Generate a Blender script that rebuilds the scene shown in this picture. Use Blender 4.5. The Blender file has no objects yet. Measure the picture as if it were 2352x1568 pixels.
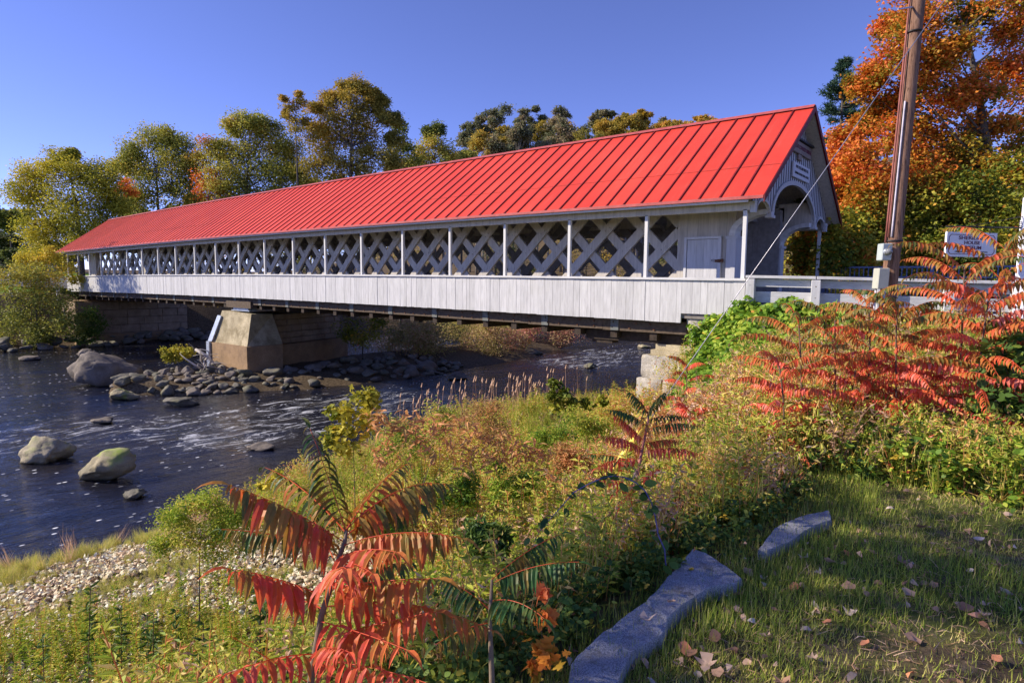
import bpy, math, random
import numpy as np
from mathutils import Vector, Matrix, noise as mnoise
R = math.radians
rng = np.random.default_rng(7)
random.seed(7)
scene = bpy.context.scene
COL = scene.collection

# ------------------------------------------------------------------ camera
F_PX, PITCH, ROLL, YAW, CAMZ = 1420.2, .0957, .0098, .6931, 5.2
def _basis():
    fw = Vector((-math.sin(YAW)*math.cos(PITCH), math.cos(YAW)*math.cos(PITCH), -math.sin(PITCH)))
    r0 = Vector((math.cos(YAW), math.sin(YAW), 0)); u0 = r0.cross(fw)
    rt = r0*math.cos(ROLL)+u0*math.sin(ROLL); up = u0*math.cos(ROLL)-r0*math.sin(ROLL)
    return fw, rt, up
FW, RT, UP = _basis()
cd = bpy.data.cameras.new("camera"); cam = bpy.data.objects.new("camera", cd); COL.objects.link(cam)
m3 = Matrix((RT, UP, -FW)).transposed()
cam.matrix_world = Matrix.Translation((0, 0, CAMZ)) @ m3.to_4x4()
cd.sensor_width = 36; cd.lens = 36*F_PX/2352; cd.clip_start = .05; cd.clip_end = 2000
scene.camera = cam
def at(u, v, d):            # a measured photo point at depth d -> world point (survey helper)
    p = Vector((0, 0, CAMZ)) + (FW + RT*((u-1176)/F_PX) + UP*((784-v)/F_PX))*d
    return np.array(p)
def atz(u, v, z):
    d = FW + RT*((u-1176)/F_PX) + UP*((784-v)/F_PX)
    return np.array(Vector((0, 0, CAMZ)) + d*((z-CAMZ)/d.z))

# ------------------------------------------------------------------ light
SUN_H = Vector((-.77, -.64)); SUN_EL = R(31)
SKY_STR, SUN_STR, EXPO = .115, 3.5, 1.0
az = math.atan2(SUN_H.x, SUN_H.y)
world = bpy.data.worlds.new("World"); scene.world = world; world.use_nodes = True
nt = world.node_tree; bg = nt.nodes["Background"]
sky = nt.nodes.new("ShaderNodeTexSky"); sky.sky_type = 'NISHITA'; sky.sun_disc = False
sky.sun_elevation = SUN_EL; sky.sun_rotation = az; sky.air_density = 1.0; sky.dust_density = .1; sky.ozone_density = 3.5; sky.altitude = 4500
tintn = nt.nodes.new("ShaderNodeMix"); tintn.data_type = 'RGBA'; tintn.blend_type = 'MULTIPLY'; tintn.inputs[0].default_value = 1
tintn.inputs[7].default_value = (.90, .74, 1.04, 1)
nt.links.new(sky.outputs[0], tintn.inputs[6]); nt.links.new(tintn.outputs[2], bg.inputs[0]); bg.inputs[1].default_value = SKY_STR
sd = bpy.data.lights.new("sun", 'SUN'); sd.energy = SUN_STR; sd.angle = R(.53); sd.color = (1, .88, .72)
so = bpy.data.objects.new("sun", sd); COL.objects.link(so)
sdir = Vector((SUN_H.x, SUN_H.y, 0)).normalized()*math.cos(SUN_EL) + Vector((0, 0, math.sin(SUN_EL)))
so.rotation_euler = sdir.to_track_quat('Z', 'Y').to_euler(); so.location = (0, 0, 60)
scene.view_settings.view_transform = 'Standard'; scene.view_settings.look = 'None'
scene.view_settings.exposure = EXPO; scene.view_settings.gamma = 1
scene.render.engine = 'CYCLES'
scene.cycles.max_bounces = 6; scene.cycles.diffuse_bounces = 3; scene.cycles.transmission_bounces = 4
scene.cycles.caustics_reflective = False; scene.cycles.caustics_refractive = False

# ------------------------------------------------------------------ materials
class NB:
    def __init__(s, name):
        s.m = bpy.data.materials.new(name); s.m.use_nodes = True; s.t = s.m.node_tree
        s.b = s.t.nodes["Principled BSDF"]; s.out = s.t.nodes["Material Output"]
    def n(s, k, **kw):
        x = s.t.nodes.new("ShaderNode"+k)
        for a, v in kw.items(): setattr(x, a, v)
        return x
    def l(s, a, b): s.t.links.new(a, b)
    def coord(s, scale=(1, 1, 1), kind='Object', rot=(0, 0, 0)):
        c = s.n("TexCoord"); mp = s.n("Mapping"); mp.inputs[3].default_value = scale; mp.inputs[2].default_value = rot
        if kind == 'World':
            g = s.n("NewGeometry"); s.l(g.outputs['Position'], mp.inputs[0])
        else: s.l(c.outputs[kind], mp.inputs[0])
        return mp.outputs[0]
    def noise(s, vec, scale=5, detail=4, rough=.6, dist=0):
        x = s.n("TexNoise"); x.inputs['Scale'].default_value = scale; x.inputs['Detail'].default_value = detail
        x.inputs['Roughness'].default_value = rough; x.inputs['Distortion'].default_value = dist
        s.l(vec, x.inputs['Vector']); return x.outputs[0]
    def ramp(s, fac, stops, interp='LINEAR'):
        r = s.n("ValToRGB"); r.color_ramp.interpolation = interp; e = r.color_ramp.elements
        while len(e) < len(stops): e.new(.5)
        for i, (p, c) in enumerate(stops):
            e[i].position = p; e[i].color = (c, c, c, 1) if isinstance(c, (int, float)) else (*c, 1)
        s.l(fac, r.inputs[0]); return r.outputs[0]
    def mix(s, fac, a, b, mode='MIX'):
        x = s.n("Mix"); x.data_type = 'RGBA'; x.blend_type = mode
        for i, v in ((0, fac), (6, a), (7, b)):
            if isinstance(v, (int, float)): x.inputs[i].default_value = v if i == 0 else (v, v, v, 1)
            elif isinstance(v, tuple): x.inputs[i].default_value = (*v, 1)
            else: s.l(v, x.inputs[i])
        return x.outputs[2]
    def math(s, op, a, b=0.):
        x = s.n("Math"); x.operation = op
        for i, v in ((0, a), (1, b)):
            if isinstance(v, (int, float)): x.inputs[i].default_value = v
            else: s.l(v, x.inputs[i])
        return x.outputs[0]
    def attr(s, name='tint'):
        a = s.n("Attribute"); a.attribute_name = name; return a.outputs['Fac']
    def bump(s, h, st=.3, d=.02):
        b = s.n("Bump"); b.inputs['Strength'].default_value = st; b.inputs['Distance'].default_value = d
        s.l(h, b.inputs['Height']); s.l(b.outputs[0], s.b.inputs['Normal']); return b
    def fin(s, col, rough=.7, spec=.3):
        if isinstance(col, tuple): s.b.inputs['Base Color'].default_value = (*col, 1)
        else: s.l(col, s.b.inputs['Base Color'])
        if isinstance(rough, (int, float)): s.b.inputs['Roughness'].default_value = rough
        else: s.l(rough, s.b.inputs['Roughness'])
        s.b.inputs['Specular IOR Level'].default_value = spec
        return s.m

def leaf_mat(name, stops, trans=.35, rough=.55, spec=.25, tex=0., tsc=25.):
    b = NB(name); tt = b.attr()
    if tex: tt = b.math('ADD', tt, b.math('MULTIPLY', b.math('ADD', b.noise(b.coord((1, 1, 1), 'World'), tsc, 5, .7), -.5), tex))
    col = b.ramp(tt, [(p, tuple(min(.85, x*(1.45+.3*(name in ('olive_leaves', 'golden_leaves', 'yellow_leaves', 'dark_far_leaves', 'meadow_leaves', 'rusty_brown_leaves', 'vine_leaves')))) for x in c)) for p, c in stops])
    nz = b.noise(b.coord((1, 1, 1), 'World'), 3., 3)
    col = b.mix(.5, col, b.ramp(nz, [(.3, .62), (.7, 1.25)]), 'MULTIPLY')
    b.fin(col, rough, spec)
    tr = b.n("BsdfTranslucent"); b.l(col, tr.inputs[0])
    mx = b.n("MixShader"); mx.inputs[0].default_value = trans
    b.l(b.b.outputs[0], mx.inputs[1]); b.l(tr.outputs[0], mx.inputs[2]); b.l(mx.outputs[0], b.out.inputs[0])
    return b.m

def wood_white(name, base=(.62, .62, .615), dirt=.8, vert=True):
    b = NB(name); v = b.coord((7, 7, .8) if vert else (.8, 7, 7), 'World')
    st = b.noise(v, 2.2, 6, .65)
    v2 = b.coord((1, 1, 1), 'World'); bl = b.noise(v2, 1.3, 5, .6); fine = b.noise(v2, 22, 4, .6)
    c = b.mix(b.ramp(st, [(.42, 0.), (.75, dirt)]), base, tuple(x*.62 for x in base))
    c = b.mix(b.ramp(bl, [(.55, 0.), (.8, .45*dirt)]), c, (.42, .42, .34))
    c = b.mix(b.ramp(fine, [(.66, 0.), (.72, .6*dirt)]), c, (.25, .24, .2))
    c = b.mix(1., c, b.ramp(b.attr(), [(0, .78), (1, 1.)]), 'MULTIPLY')
    b.bump(st, .25, .01)
    return b.fin(c, .6, .25)

def simple(name, col, rough=.6, metal=0., spec=.3, var=.25, sc=6., bump=.15, dist=.01):
    b = NB(name); n = b.noise(b.coord((1, 1, 1), 'World'), sc, 5)
    c = b.mix(b.ramp(n, [(.3, 0.), (.75, 1.)]), tuple(x*(1-var) for x in col), tuple(min(1, x*(1+var)) for x in col))
    b.b.inputs['Metallic'].default_value = metal
    if bump: b.bump(n, bump, dist)
    return b.fin(c, rough, spec)

M = {}
M['white'] = wood_white('white_painted_boards')
M['white_h'] = wood_white('white_painted_rails', vert=False)
M['white_dirty'] = wood_white('weathered_white_timber', (.60, .555, .48), .9)
M['white_trim'] = wood_white('white_trim', (.66, .66, .65), .35)
M['gable'] = wood_white('gable_boards', (.55, .55, .56), .4)
M['batten'] = simple('dark_joint', (.10, .10, .13), .8)
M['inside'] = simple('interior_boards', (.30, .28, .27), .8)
b = NB('red_metal_roof'); v = b.coord((1, 1, 1), 'World'); n = b.noise(v, .5, 4); n2 = b.noise(v, 14, 3)
c = b.mix(b.ramp(n, [(.3, 0.), (.7, 1.)]), (.60, .050, .032), (.73, .075, .045))
c = b.mix(b.ramp(n2, [(.7, 0.), (.76, .5)]), c, (.4, .05, .04))
sxr = b.n('SeparateXYZ'); b.l(v, sxr.inputs[0]); wn_ = b.n('TexWhiteNoise'); wn_.noise_dimensions = '1D'; b.l(b.math('FLOOR', b.math('DIVIDE', b.math('ADD', sxr.outputs[0], 5.44), .535)), wn_.inputs['W'])
c = b.mix(1., c, b.ramp(wn_.outputs[0], [(0, .87), (1, 1.04)]), 'MULTIPLY')
stk = b.noise(b.coord((9, .7, .7), 'World'), 1.6, 5, .6); c = b.mix(b.ramp(stk, [(.56, 0.), (.75, .28)]), c, (.50, .16, .12))
b.bump(b.noise(v, 2.5, 2), .06, .01)
M['roof'] = b.fin(c, .5, .25)
M['seam'] = simple('roof_seam_metal', (.20, .02, .02), .5)
M['ridge'] = simple('ridge_cap_metal', (.45, .10, .09), .5)
M['rake'] = simple('dark_red_rake_trim', (.14, .012, .015), .5)
M['timber'] = simple('brown_timber', (.115, .085, .06), .85, var=.4, sc=9, bump=.4)
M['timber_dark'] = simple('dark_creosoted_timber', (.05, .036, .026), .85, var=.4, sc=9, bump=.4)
M['steel'] = simple('galvanised_steel', (.45, .5, .58), .45, .6)
M['plate'] = simple('dull_steel_plate', (.16, .17, .16), .7, .2)
M['iron'] = simple('dark_iron', (.05, .045, .045), .5, .5)
M['rust'] = simple('rusty_iron', (.16, .07, .035), .8)
M['deck'] = simple('road_planks', (.22, .2, .18), .9)
def stone_mat(name, c0, c1, lich=(.42, .42, .22), ls=.5, sc=3., wet=False):
    b = NB(name); v = b.coord((1, 1, 1), 'World'); n = b.noise(v, sc, 8, .65); n2 = b.noise(v, 45, 5, .7); n3 = b.noise(v, 1.6, 5)
    c = b.mix(b.ramp(n, [(.3, 0.), (.7, 1.)]), c0, c1)
    c = b.mix(b.ramp(n2, [(.45, 0.), (.62, .55)]), c, tuple(x*.45 for x in c0))
    c = b.mix(b.ramp(n3, [(.5, 0.), (.66, ls)]), c, lich)
    if wet:
        sx = b.n("SeparateXYZ"); b.l(v, sx.inputs[0]); w_ = b.ramp(b.math('ADD', b.math('MULTIPLY', sx.outputs[2], 2.6), b.math('MULTIPLY', n, .3)), [(.18, .28), (.42, 1.)]); c = b.mix(1., c, w_, 'MULTIPLY')
    b.bump(b.math('ADD', n, b.math('MULTIPLY', n2, .25)), .8, .05)
    return b.fin(c, .85, .2)
M['rock'] = stone_mat('river_rock', (.11, .105, .09), (.26, .24, .19), (.20, .20, .09), .45, 3., True)
M['rock_tan'] = stone_mat('tan_boulder', (.26, .23, .17), (.55, .48, .33), (.40, .46, .12), .6, 2., True)
M['rock_moss'] = stone_mat('mossy_boulder', (.22, .20, .14), (.50, .43, .27), (.28, .38, .06), .85, 2., True)
M['rock_grey'] = stone_mat('grey_boulder', (.13, .115, .10), (.31, .265, .22), (.2, .17, .13), .5, 2., True)
M['granite'] = stone_mat('granite_block', (.34, .31, .26), (.66, .62, .54), (.50, .42, .24), .35, 4.)
M['pierstone'] = stone_mat('pier_stone', (.26, .19, .13), (.50, .39, .28), (.2, .15, .08), .5, 1.5)
M['concrete'] = stone_mat('stained_concrete', (.30, .25, .15), (.66, .57, .38), (.22, .18, .10), .9, 1.3)
M['concrete_d'] = stone_mat('brown_concrete', (.27, .18, .10), (.46, .31, .18), (.2, .14, .09), .6, 1.3)
b = NB('blue_grey_granite'); v = b.coord((1, 1, 1), 'World'); n = b.noise(v, 3, 6); n2 = b.noise(v, 170, 3, .7); n3 = b.noise(b.coord((1, 1, 1), 'World', (.3, .2, .7)), 9, 6, .6, 1.)
c = b.mix(b.ramp(n, [(.3, 0.), (.7, 1.)]), (.36, .37, .41), (.60, .60, .62)); c = b.mix(b.ramp(n2, [(.42, 0.), (.58, .75)]), c, (.10, .11, .14))
c = b.mix(b.ramp(n3, [(.62, 0.), (.72, .5)]), c, (.62, .63, .66)); c = b.mix(b.ramp(b.noise(v, 5.5, 6, .7), [(.56, 0.), (.66, .75)]), c, (.17, .15, .11)); c = b.mix(b.ramp(b.noise(v, 14, 5, .7), [(.64, 0.), (.69, .8)]), c, (.30, .34, .16)); b.bump(b.math('ADD', n2, b.math('MULTIPLY', n3, 3.)), .7, .010)
M['kerb'] = b.fin(c, .75, .25)
M['pole'] = None
b = NB('utility_pole_wood'); v = b.coord((9, 9, .5), 'World'); n = b.noise(v, 2.5, 7, .7); n2 = b.noise(b.coord((30, 30, 1.2), 'World'), 1.5, 4)
c = b.mix(b.ramp(n, [(.3, 0.), (.72, 1.)]), (.13, .065, .04), (.36, .22, .15)); c = b.mix(b.ramp(n2, [(.35, .8), (.45, 0.)]), c, (.05, .03, .02)); b.bump(n2, .6, .01)
M['pole'] = b.fin(c, .85, .15)
M['bark'] = simple('tree_bark', (.10, .085, .07), .9, var=.4, sc=8, bump=.5, dist=.03)
M['bark_grey'] = simple('grey_bark', (.20, .18, .16), .9, var=.4, sc=8, bump=.5, dist=.03)
M['twig'] = simple('brown_twig', (.14, .09, .06), .85)
M['sumacbark'] = simple('sumac_bark', (.21, .16, .11), .8, sc=30.)
M['redstem'] = simple('reddish_stem', (.40, .14, .12), .6)
M['purple'] = simple('purple_cane', (.12, .10, .28), .5)
M['drift'] = simple('bleached_driftwood', (.55, .50, .45), .8)
M['yellow'] = simple('yellow_plastic', (.85, .66, .10), .35, var=.06, bump=0)
M['wire'] = simple('guy_wire_steel', (.40, .40, .44), .4, .7, bump=0)
M['box_grey'] = simple('grey_utility_box', (.42, .47, .45), .5, var=.08, bump=0)
M['box_beige'] = simple('beige_utility_box', (.46, .46, .38), .5, var=.08, bump=0)
M['pipe_red'] = simple('rusty_red_conduit', (.30, .10, .08), .6)
M['pipe_pale'] = simple('pale_conduit', (.55, .50, .55), .45)
M['bluerail'] = simple('blue_grey_railing_paint', (.16, .20, .34), .5, var=.1, bump=0)
M['sign'] = simple('white_sign_board', (.82, .82, .85), .4, var=.03, bump=0)
M['ink'] = simple('maroon_lettering', (.16, .03, .06), .6, bump=0)
M['black'] = simple('black_paint', (.02, .02, .025), .5, bump=0)
M['brownsign'] = simple('brown_carved_sign', (.26, .20, .17), .6)
M['whiteplaque'] = simple('white_plaque', (.62, .63, .68), .6, var=.05)
b = NB('clear_glass'); b.b.inputs['Transmission Weight'].default_value = .75; M['glass'] = b.fin((.8, .85, .88), .08, .5)
b = NB('amber_glass'); b.b.inputs['Transmission Weight'].default_value = .35; M['amber'] = b.fin((.50, .36, .24), .25, .5)
M['asphalt'] = simple('asphalt', (.09, .09, .095), .9, sc=30)

# leaf palettes (tint 0..1)
LM = {}
LM['olive'] = leaf_mat('olive_leaves', [(0, (.05, .07, .02)), (.4, (.13, .15, .03)), (.75, (.32, .30, .05)), (1, (.44, .28, .06))])
LM['green'] = leaf_mat('green_leaves', [(0, (.025, .055, .012)), (.5, (.08, .14, .02)), (.85, (.17, .23, .03)), (1, (.32, .28, .04))])
LM['yellow'] = leaf_mat('yellow_leaves', [(0, (.10, .13, .015)), (.4, (.28, .26, .03)), (.8, (.48, .38, .04)), (1, (.55, .28, .05))])
LM['golden'] = leaf_mat('golden_leaves', [(0, (.08, .09, .02)), (.4, (.23, .19, .035)), (.8, (.36, .24, .035)), (1, (.42, .16, .04))])
LM['orange'] = leaf_mat('orange_maple_leaves', [(0, (.07, .09, .012)), (.3, (.25, .20, .02)), (.62, (.56, .18, .025)), (1, (.66, .15, .05))])
LM['ygreen'] = leaf_mat('yellow_green_leaves', [(0, (.04, .07, .012)), (.45, (.16, .19, .02)), (.75, (.38, .32, .035)), (.9, (.50, .24, .03)), (1, (.60, .17, .04))])
LM['rust'] = leaf_mat('rusty_brown_leaves', [(0, (.09, .09, .02)), (.5, (.26, .17, .06)), (1, (.42, .20, .08))])
LM['pine'] = leaf_mat('pine_needles', [(0, (.012, .035, .022)), (.6, (.035, .075, .04)), (1, (.075, .11, .05))], .1)
LM['dark'] = leaf_mat('dark_far_leaves', [(0, (.06, .075, .05)), (.6, (.13, .14, .07)), (1, (.24, .18, .10))])
LM['sumac'] = leaf_mat('sumac_leaflets', [(0, (.03, .085, .025)), (.2, (.12, .12, .03)), (.4, (.30, .17, .035)), (.6, (.48, .12, .035)), (.8, (.66, .085, .05)), (1, (.70, .19, .14))], .38, .45, .25, .6, 22.)
LM['weed'] = leaf_mat('meadow_leaves', [(0, (.05, .11, .015)), (.35, (.17, .25, .025)), (.65, (.38, .37, .06)), (.85, (.50, .38, .13)), (1, (.42, .18, .07))], .4)
LM['dry'] = leaf_mat('dry_stalks', [(0, (.20, .12, .06)), (.5, (.42, .26, .16)), (1, (.62, .42, .30))])
LM['litter'] = leaf_mat('leaf_litter', [(0, (.20, .13, .08)), (.35, (.52, .38, .24)), (.7, (.64, .54, .36)), (1, (.66, .62, .48))], .1)
LM['grass'] = leaf_mat('lawn_blades', [(0, (.05, .11, .02)), (.4, (.17, .25, .03)), (.75, (.38, .40, .07)), (1, (.55, .46, .18))], .35)
LM['vine'] = leaf_mat('vine_leaves', [(0, (.04, .10, .015)), (.45, (.13, .22, .02)), (.8, (.33, .37, .05)), (.93, (.50, .36, .05)), (1, (.68, .10, .06))])
LM['bramble'] = leaf_mat('bramble_leaves', [(0, (.03, .07, .02)), (.5, (.08, .15, .03)), (.85, (.22, .26, .04)), (1, (.52, .36, .05))])
LM['fallen'] = leaf_mat('fallen_leaf_skin', [(0, (.20, .10, .06)), (.35, (.38, .24, .16)), (.7, (.50, .42, .36)), (1, (.58, .20, .07))], .2)
LM['island'] = leaf_mat('island_brush_leaves', [(0, (.10, .11, .03)), (.35, (.28, .26, .06)), (.65, (.42, .30, .16)), (1, (.42, .15, .14))])

# ------------------------------------------------------------------ objects
def tag(o, label=None, cat=None, group=None, kind=None):
    if label: o['label'] = label
    if cat: o['category'] = cat
    if group: o['group'] = group
    if kind: o['kind'] = kind
    return o
def empty(name, loc, label=None, cat=None, group=None, rz=0):
    o = bpy.data.objects.new(name, None); COL.objects.link(o); o.location = [float(c) for c in loc]; o.rotation_euler[2] = rz
    o.empty_display_size = .2
    return tag(o, label, cat, group)
def mesh_np(name, V, F, mat, parent=None, tint=None, smooth=False, world=True):
    """V (n,3); F (m,k) one polygon size, or list of such arrays"""
    V = np.asarray(V, np.float32); Fs = F if isinstance(F, list) else [F]
    Fs = [np.asarray(f, np.int32) for f in Fs if len(f)]
    me = bpy.data.meshes.new(name)
    if parent is not None and world:
        V = V - np.array(parent_loc(parent), np.float32)
    loops = np.concatenate([f.ravel() for f in Fs]); sizes = np.concatenate([np.full(len(f), f.shape[1]) for f in Fs])
    starts = np.concatenate([[0], np.cumsum(sizes)[:-1]])
    me.vertices.add(len(V)); me.vertices.foreach_set('co', V.ravel())
    me.loops.add(len(loops)); me.loops.foreach_set('vertex_index', loops)
    me.polygons.add(len(sizes)); me.polygons.foreach_set('loop_start', starts.astype(np.int32)); me.polygons.foreach_set('loop_total', sizes.astype(np.int32))
    me.polygons.foreach_set('use_smooth', np.full(len(sizes), bool(smooth)))
    a = me.attributes.new('tint', 'FLOAT', 'FACE')
    a.data.foreach_set('value', np.ones(len(sizes), np.float32) if tint is None else np.asarray(tint, np.float32))
    me.update(calc_edges=True); me.validate()
    me.materials.append(mat)
    o = bpy.data.objects.new(name, me); COL.objects.link(o)
    if parent is not None: o.parent = parent
    return o
def parent_loc(p):
    v = Vector((0, 0, 0))
    while p is not None: v = v + p.location; p = p.parent
    return v
class MB:
    def __init__(s): s.V = []; s.F = {}; s.T = {}; s.n = 0
    def add(s, V, F, t=1.):
        V = np.asarray(V, float); F = np.asarray(F, int)
        k = F.shape[1]; s.F.setdefault(k, []).append(F+s.n)
        t = np.full(len(F), t) if np.isscalar(t) else np.asarray(t); s.T.setdefault(k, []).append(t)
        s.V.append(V); s.n += len(V)
    def box(s, lo, hi, t=1., M4=None):
        x0, y0, z0 = lo; x1, y1, z1 = hi
        V = np.array([[x0, y0, z0], [x1, y0, z0], [x1, y1, z0], [x0, y1, z0], [x0, y0, z1], [x1, y0, z1], [x1, y1, z1], [x0, y1, z1]], float)
        if M4 is not None: V = V@M4[:3, :3].T+M4[:3, 3]
        s.add(V, [[0, 3, 2, 1], [4, 5, 6, 7], [0, 1, 5, 4], [1, 2, 6, 5], [2, 3, 7, 6], [3, 0, 4, 7]], t)
    def beam(s, a, b, w, h, t=1., up=(0, 0, 1)):
        a = np.array(a, float); b = np.array(b, float); d = b-a; L = np.linalg.norm(d); d /= L
        u = np.array(up, float); sx = np.cross(d, u); sx /= np.linalg.norm(sx); u = np.cross(sx, d)
        V = [a+sx*i*w/2+u*j*h/2+d*k*L for k in (0, 1) for i, j in ((-1, -1), (1, -1), (1, 1), (-1, 1))]
        s.add(V, [[0, 3, 2, 1], [4, 5, 6, 7], [0, 1, 5, 4], [1, 2, 6, 5], [2, 3, 7, 6], [3, 0, 4, 7]], t)
    def tube(s, path, rad, seg=8, t=1., cap=True):
        P = np.array(path, float); n = len(P); rad = np.full(n, rad) if np.isscalar(rad) else np.asarray(rad, float)
        T = np.gradient(P, axis=0); T /= np.linalg.norm(T, axis=1)[:, None]+1e-9
        u = np.cross(T[0], [0, 0, 1.]);
        if np.linalg.norm(u) < 1e-3: u = np.array([1., 0, 0])
        V = []
        for i in range(n):
            u = u-T[i]*(u@T[i]); u /= np.linalg.norm(u)+1e-9; w = np.cross(T[i], u)
            a = np.arange(seg)*2*np.pi/seg
            V.append(P[i]+rad[i]*(np.cos(a)[:, None]*u+np.sin(a)[:, None]*w))
        V = np.concatenate(V); i = np.arange(n-1)[:, None]*seg; j = np.arange(seg)[None, :]; jn = (j+1) % seg
        F = np.stack([i+j, i+jn, i+seg+jn, i+seg+j], -1).reshape(-1, 4)
        s.add(V, F, t)
        if cap: s.F.setdefault(seg, []).append(np.array([[s.n-seg+k for k in range(seg)]])); s.T.setdefault(seg, []).append(np.full(1, 1.)); s.F[seg].append(np.array([[s.n-len(V)+k for k in range(seg)][::-1]])); s.T[seg].append(np.full(1, 1.))
    def prism(s, pts, d, t=1.):         # pts: (k,3) polygon, extruded by vector d
        P = np.array(pts, float); k = len(P); d = np.array(d, float)
        s.add(np.concatenate([P, P+d]), [[i, (i+1) % k, (i+1) % k+k, i+k] for i in range(k)], t)
        n0 = s.n-2*k
        s.F.setdefault(k, []).append(np.array([list(range(n0+k, n0+2*k)), list(range(n0+k-1, n0-1, -1))])); s.T.setdefault(k, []).append(np.full(2, t))
    def grid(s, G, t=1.):               # G (a,b,3)
        a, b_ = G.shape[:2]; i = np.arange(a-1)[:, None]*b_; j = np.arange(b_-1)[None, :]
        s.add(G.reshape(-1, 3), np.stack([i+j, i+j+1, i+b_+j+1, i+b_+j], -1).reshape(-1, 4), t)
    def build(s, name, mat, parent=None, smooth=False):
        ks = sorted(s.F); F = [np.concatenate(s.F[k]) for k in ks]; T = np.concatenate([np.concatenate(s.T[k]) for k in ks])
        return mesh_np(name, np.concatenate(s.V), F, mat, parent, T, smooth)
def bevel(o, w=.01, seg=1):
    md = o.modifiers.new('bevel', 'BEVEL'); md.width = w; md.segments = seg; md.limit_method = 'ANGLE'; return o
def copy_tree(o, parent=None):
    c = o.copy(); COL.objects.link(c)
    if parent is not None: c.parent = parent
    for ch in list(o.children):
        copy_tree(ch, c)
    return c
def vnoise(P, sc, seed=0):
    return np.array([mnoise.noise(Vector((p[0]*sc+seed, p[1]*sc-seed, p[2]*sc+2*seed))) for p in P])

# ------------------------------------------------------------------ terrain
SH = np.array([(-40, -13.), (0, -13.9), (2.3, -13.7), (4.5, -13.3), (7, -13.6), (9, -14.4), (12, -15.8), (15, -16.4), (17, -15.), (20, -12.6), (24, -10.5), (32, -11), (60, -16), (90, -20), (140, -25)])
XT = np.array([(-40, -1.9), (1, -1.75), (3.3, -1.6), (5, -1.3), (8, -1.9), (11, -2.7), (14, -4.4), (15.2, -5.3), (24, -5.4), (30, -5), (60, -8), (140, -12)])
ZT = np.array([(-40, 3.3), (5, 3.5), (8, 3.6), (10.5, 3.8), (13, 4.15), (15, 4.3), (24, 4.3), (34, 5), (60, 7), (140, 9)])
XB = np.array([(-40, -6.6), (3, -6.2), (8, -6.5), (12, -6.6), (14, -7.4), (16, -8.6), (24, -8.6), (60, -12), (140, -18)])
ZB = np.array([(-40, .7), (3, .75), (9, 1.0), (15, 1.35), (24, 1.2), (140, 1)])
FARX = np.array([(-60, -56), (0, -57.5), (10, -57.3), (16, -56.2), (24, -54.6), (35, -52), (50, -44), (62, -38), (75, -34), (90, -36), (140, -45)])
def interp(T, y): return np.interp(y, T[:, 0], T[:, 1])
def sst(t): t = np.clip(t, 0, 1); return t*t*(3-2*t)
def ground(x, y):
    x = np.asarray(x, float); y = np.asarray(y, float)
    sh = interp(SH, y); xt = interp(XT, y); zt = interp(ZT, y); xb = interp(XB, y); zb = interp(ZB, y)
    near = np.where(x < xb, zb*(1-(1-np.clip((x-sh)/(xb-sh+1e-6), 0, 1))**1.6), zb+(zt-zb)*sst((x-xb)/(xt-xb)*.86+.07)*1.0)
    flat = zt + .02*np.clip(x-xt, 0, 40) + np.where(y > 26, sst((y-26)/60)*9*sst((x+8)/16), 0)
    near = np.where(x >= xt, flat, near)
    near = np.where(x < sh, -.7*sst((sh-x)/3), near)
    # river bed and island
    rx = np.interp(y, [8, 10.5, 14, 20, 30, 42, 47], [-31, -31.5, -31.2, -30.2, -30.5, -31.5, -32])
    hw = np.interp(y, [9.5, 11.5, 16, 24, 34, 43, 47], [0, 2.6, 4.6, 5.0, 4.5, 2.6, 0])
    isl = np.where(hw > .01, (1-np.clip(np.abs(x-rx)/np.maximum(hw, .01), 0, 1.6)**2), -1.5)
    isl = np.clip(isl, -1.2, 1)*.62
    fx = interp(FARX, y)
    far = np.where(x < fx, 3.9*sst((fx-x)/6.5) + 2.0*sst((fx-x-8)/40)+1.5*sst((fx-x-45)/110), -.7*sst((x-fx)/3))
    hill = 36*sst((y-82)/95)*sst((18-x)/40)*sst((x+190)/70)
    mid = (x >= fx) & (x < sh)
    z = np.where(x >= sh, near, np.where(x < fx, far, np.maximum(np.maximum(-.7*sst(np.minimum(x-fx, sh-x)/3), isl), -.7)))
    return z + hill
def gz(x, y): return float(ground(np.array([x]), np.array([y]))[0])

def nonuni(a, b, segs):
    out = [a]
    for hi, st in segs:
        n = max(1, int(round((hi-out[-1])/st))); out += list(np.linspace(out[-1], hi, n+1)[1:])
    return np.array(out)
xs = nonuni(-420, 0, [(-120, 12), (-66, 3), (-50, 1), (-38, 1.), (-24, .5), (-18, 1), (-12, .4), (1, .12), (6, .4), (40, 2), (420, 20)])
ys = nonuni(-120, 0, [(-10, 10), (0, .6), (8, .12), (26, .35), (50, 1.), (100, 2.5), (500, 16)])
XX, YY = np.meshgrid(xs, ys, indexing='ij')
ZZ = ground(XX, YY)
nz = np.array([[mnoise.fractal(Vector((x*.9, y*.9, 3.)), 1., 2., 4) for y in ys] for x in xs])
amp = np.where((XX > -16) & (XX < 10), .05, .12)
amp = np.where((XX > -3) & (YY < 8), .02, amp); amp = np.where((XX > -64) & (XX < 30) & (YY > 15) & (YY < 23.6) & ((XX > -7) | (XX < -55)), .0, amp)
ZZ = ZZ+nz*amp
b = NB('ground'); v = b.coord((1, 1, 1), 'World'); n = b.noise(v, .8, 6); n2 = b.noise(v, 9, 6, .7)
c = b.mix(b.ramp(n, [(.4, 0.), (.6, 1.)]), (.10, .075, .045), (.10, .12, .03)); c = b.mix(b.ramp(n2, [(.5, 0.), (.65, .8)]), c, (.22, .17, .11))
sx0 = b.n("SeparateXYZ"); b.l(v, sx0.inputs[0])
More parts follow.
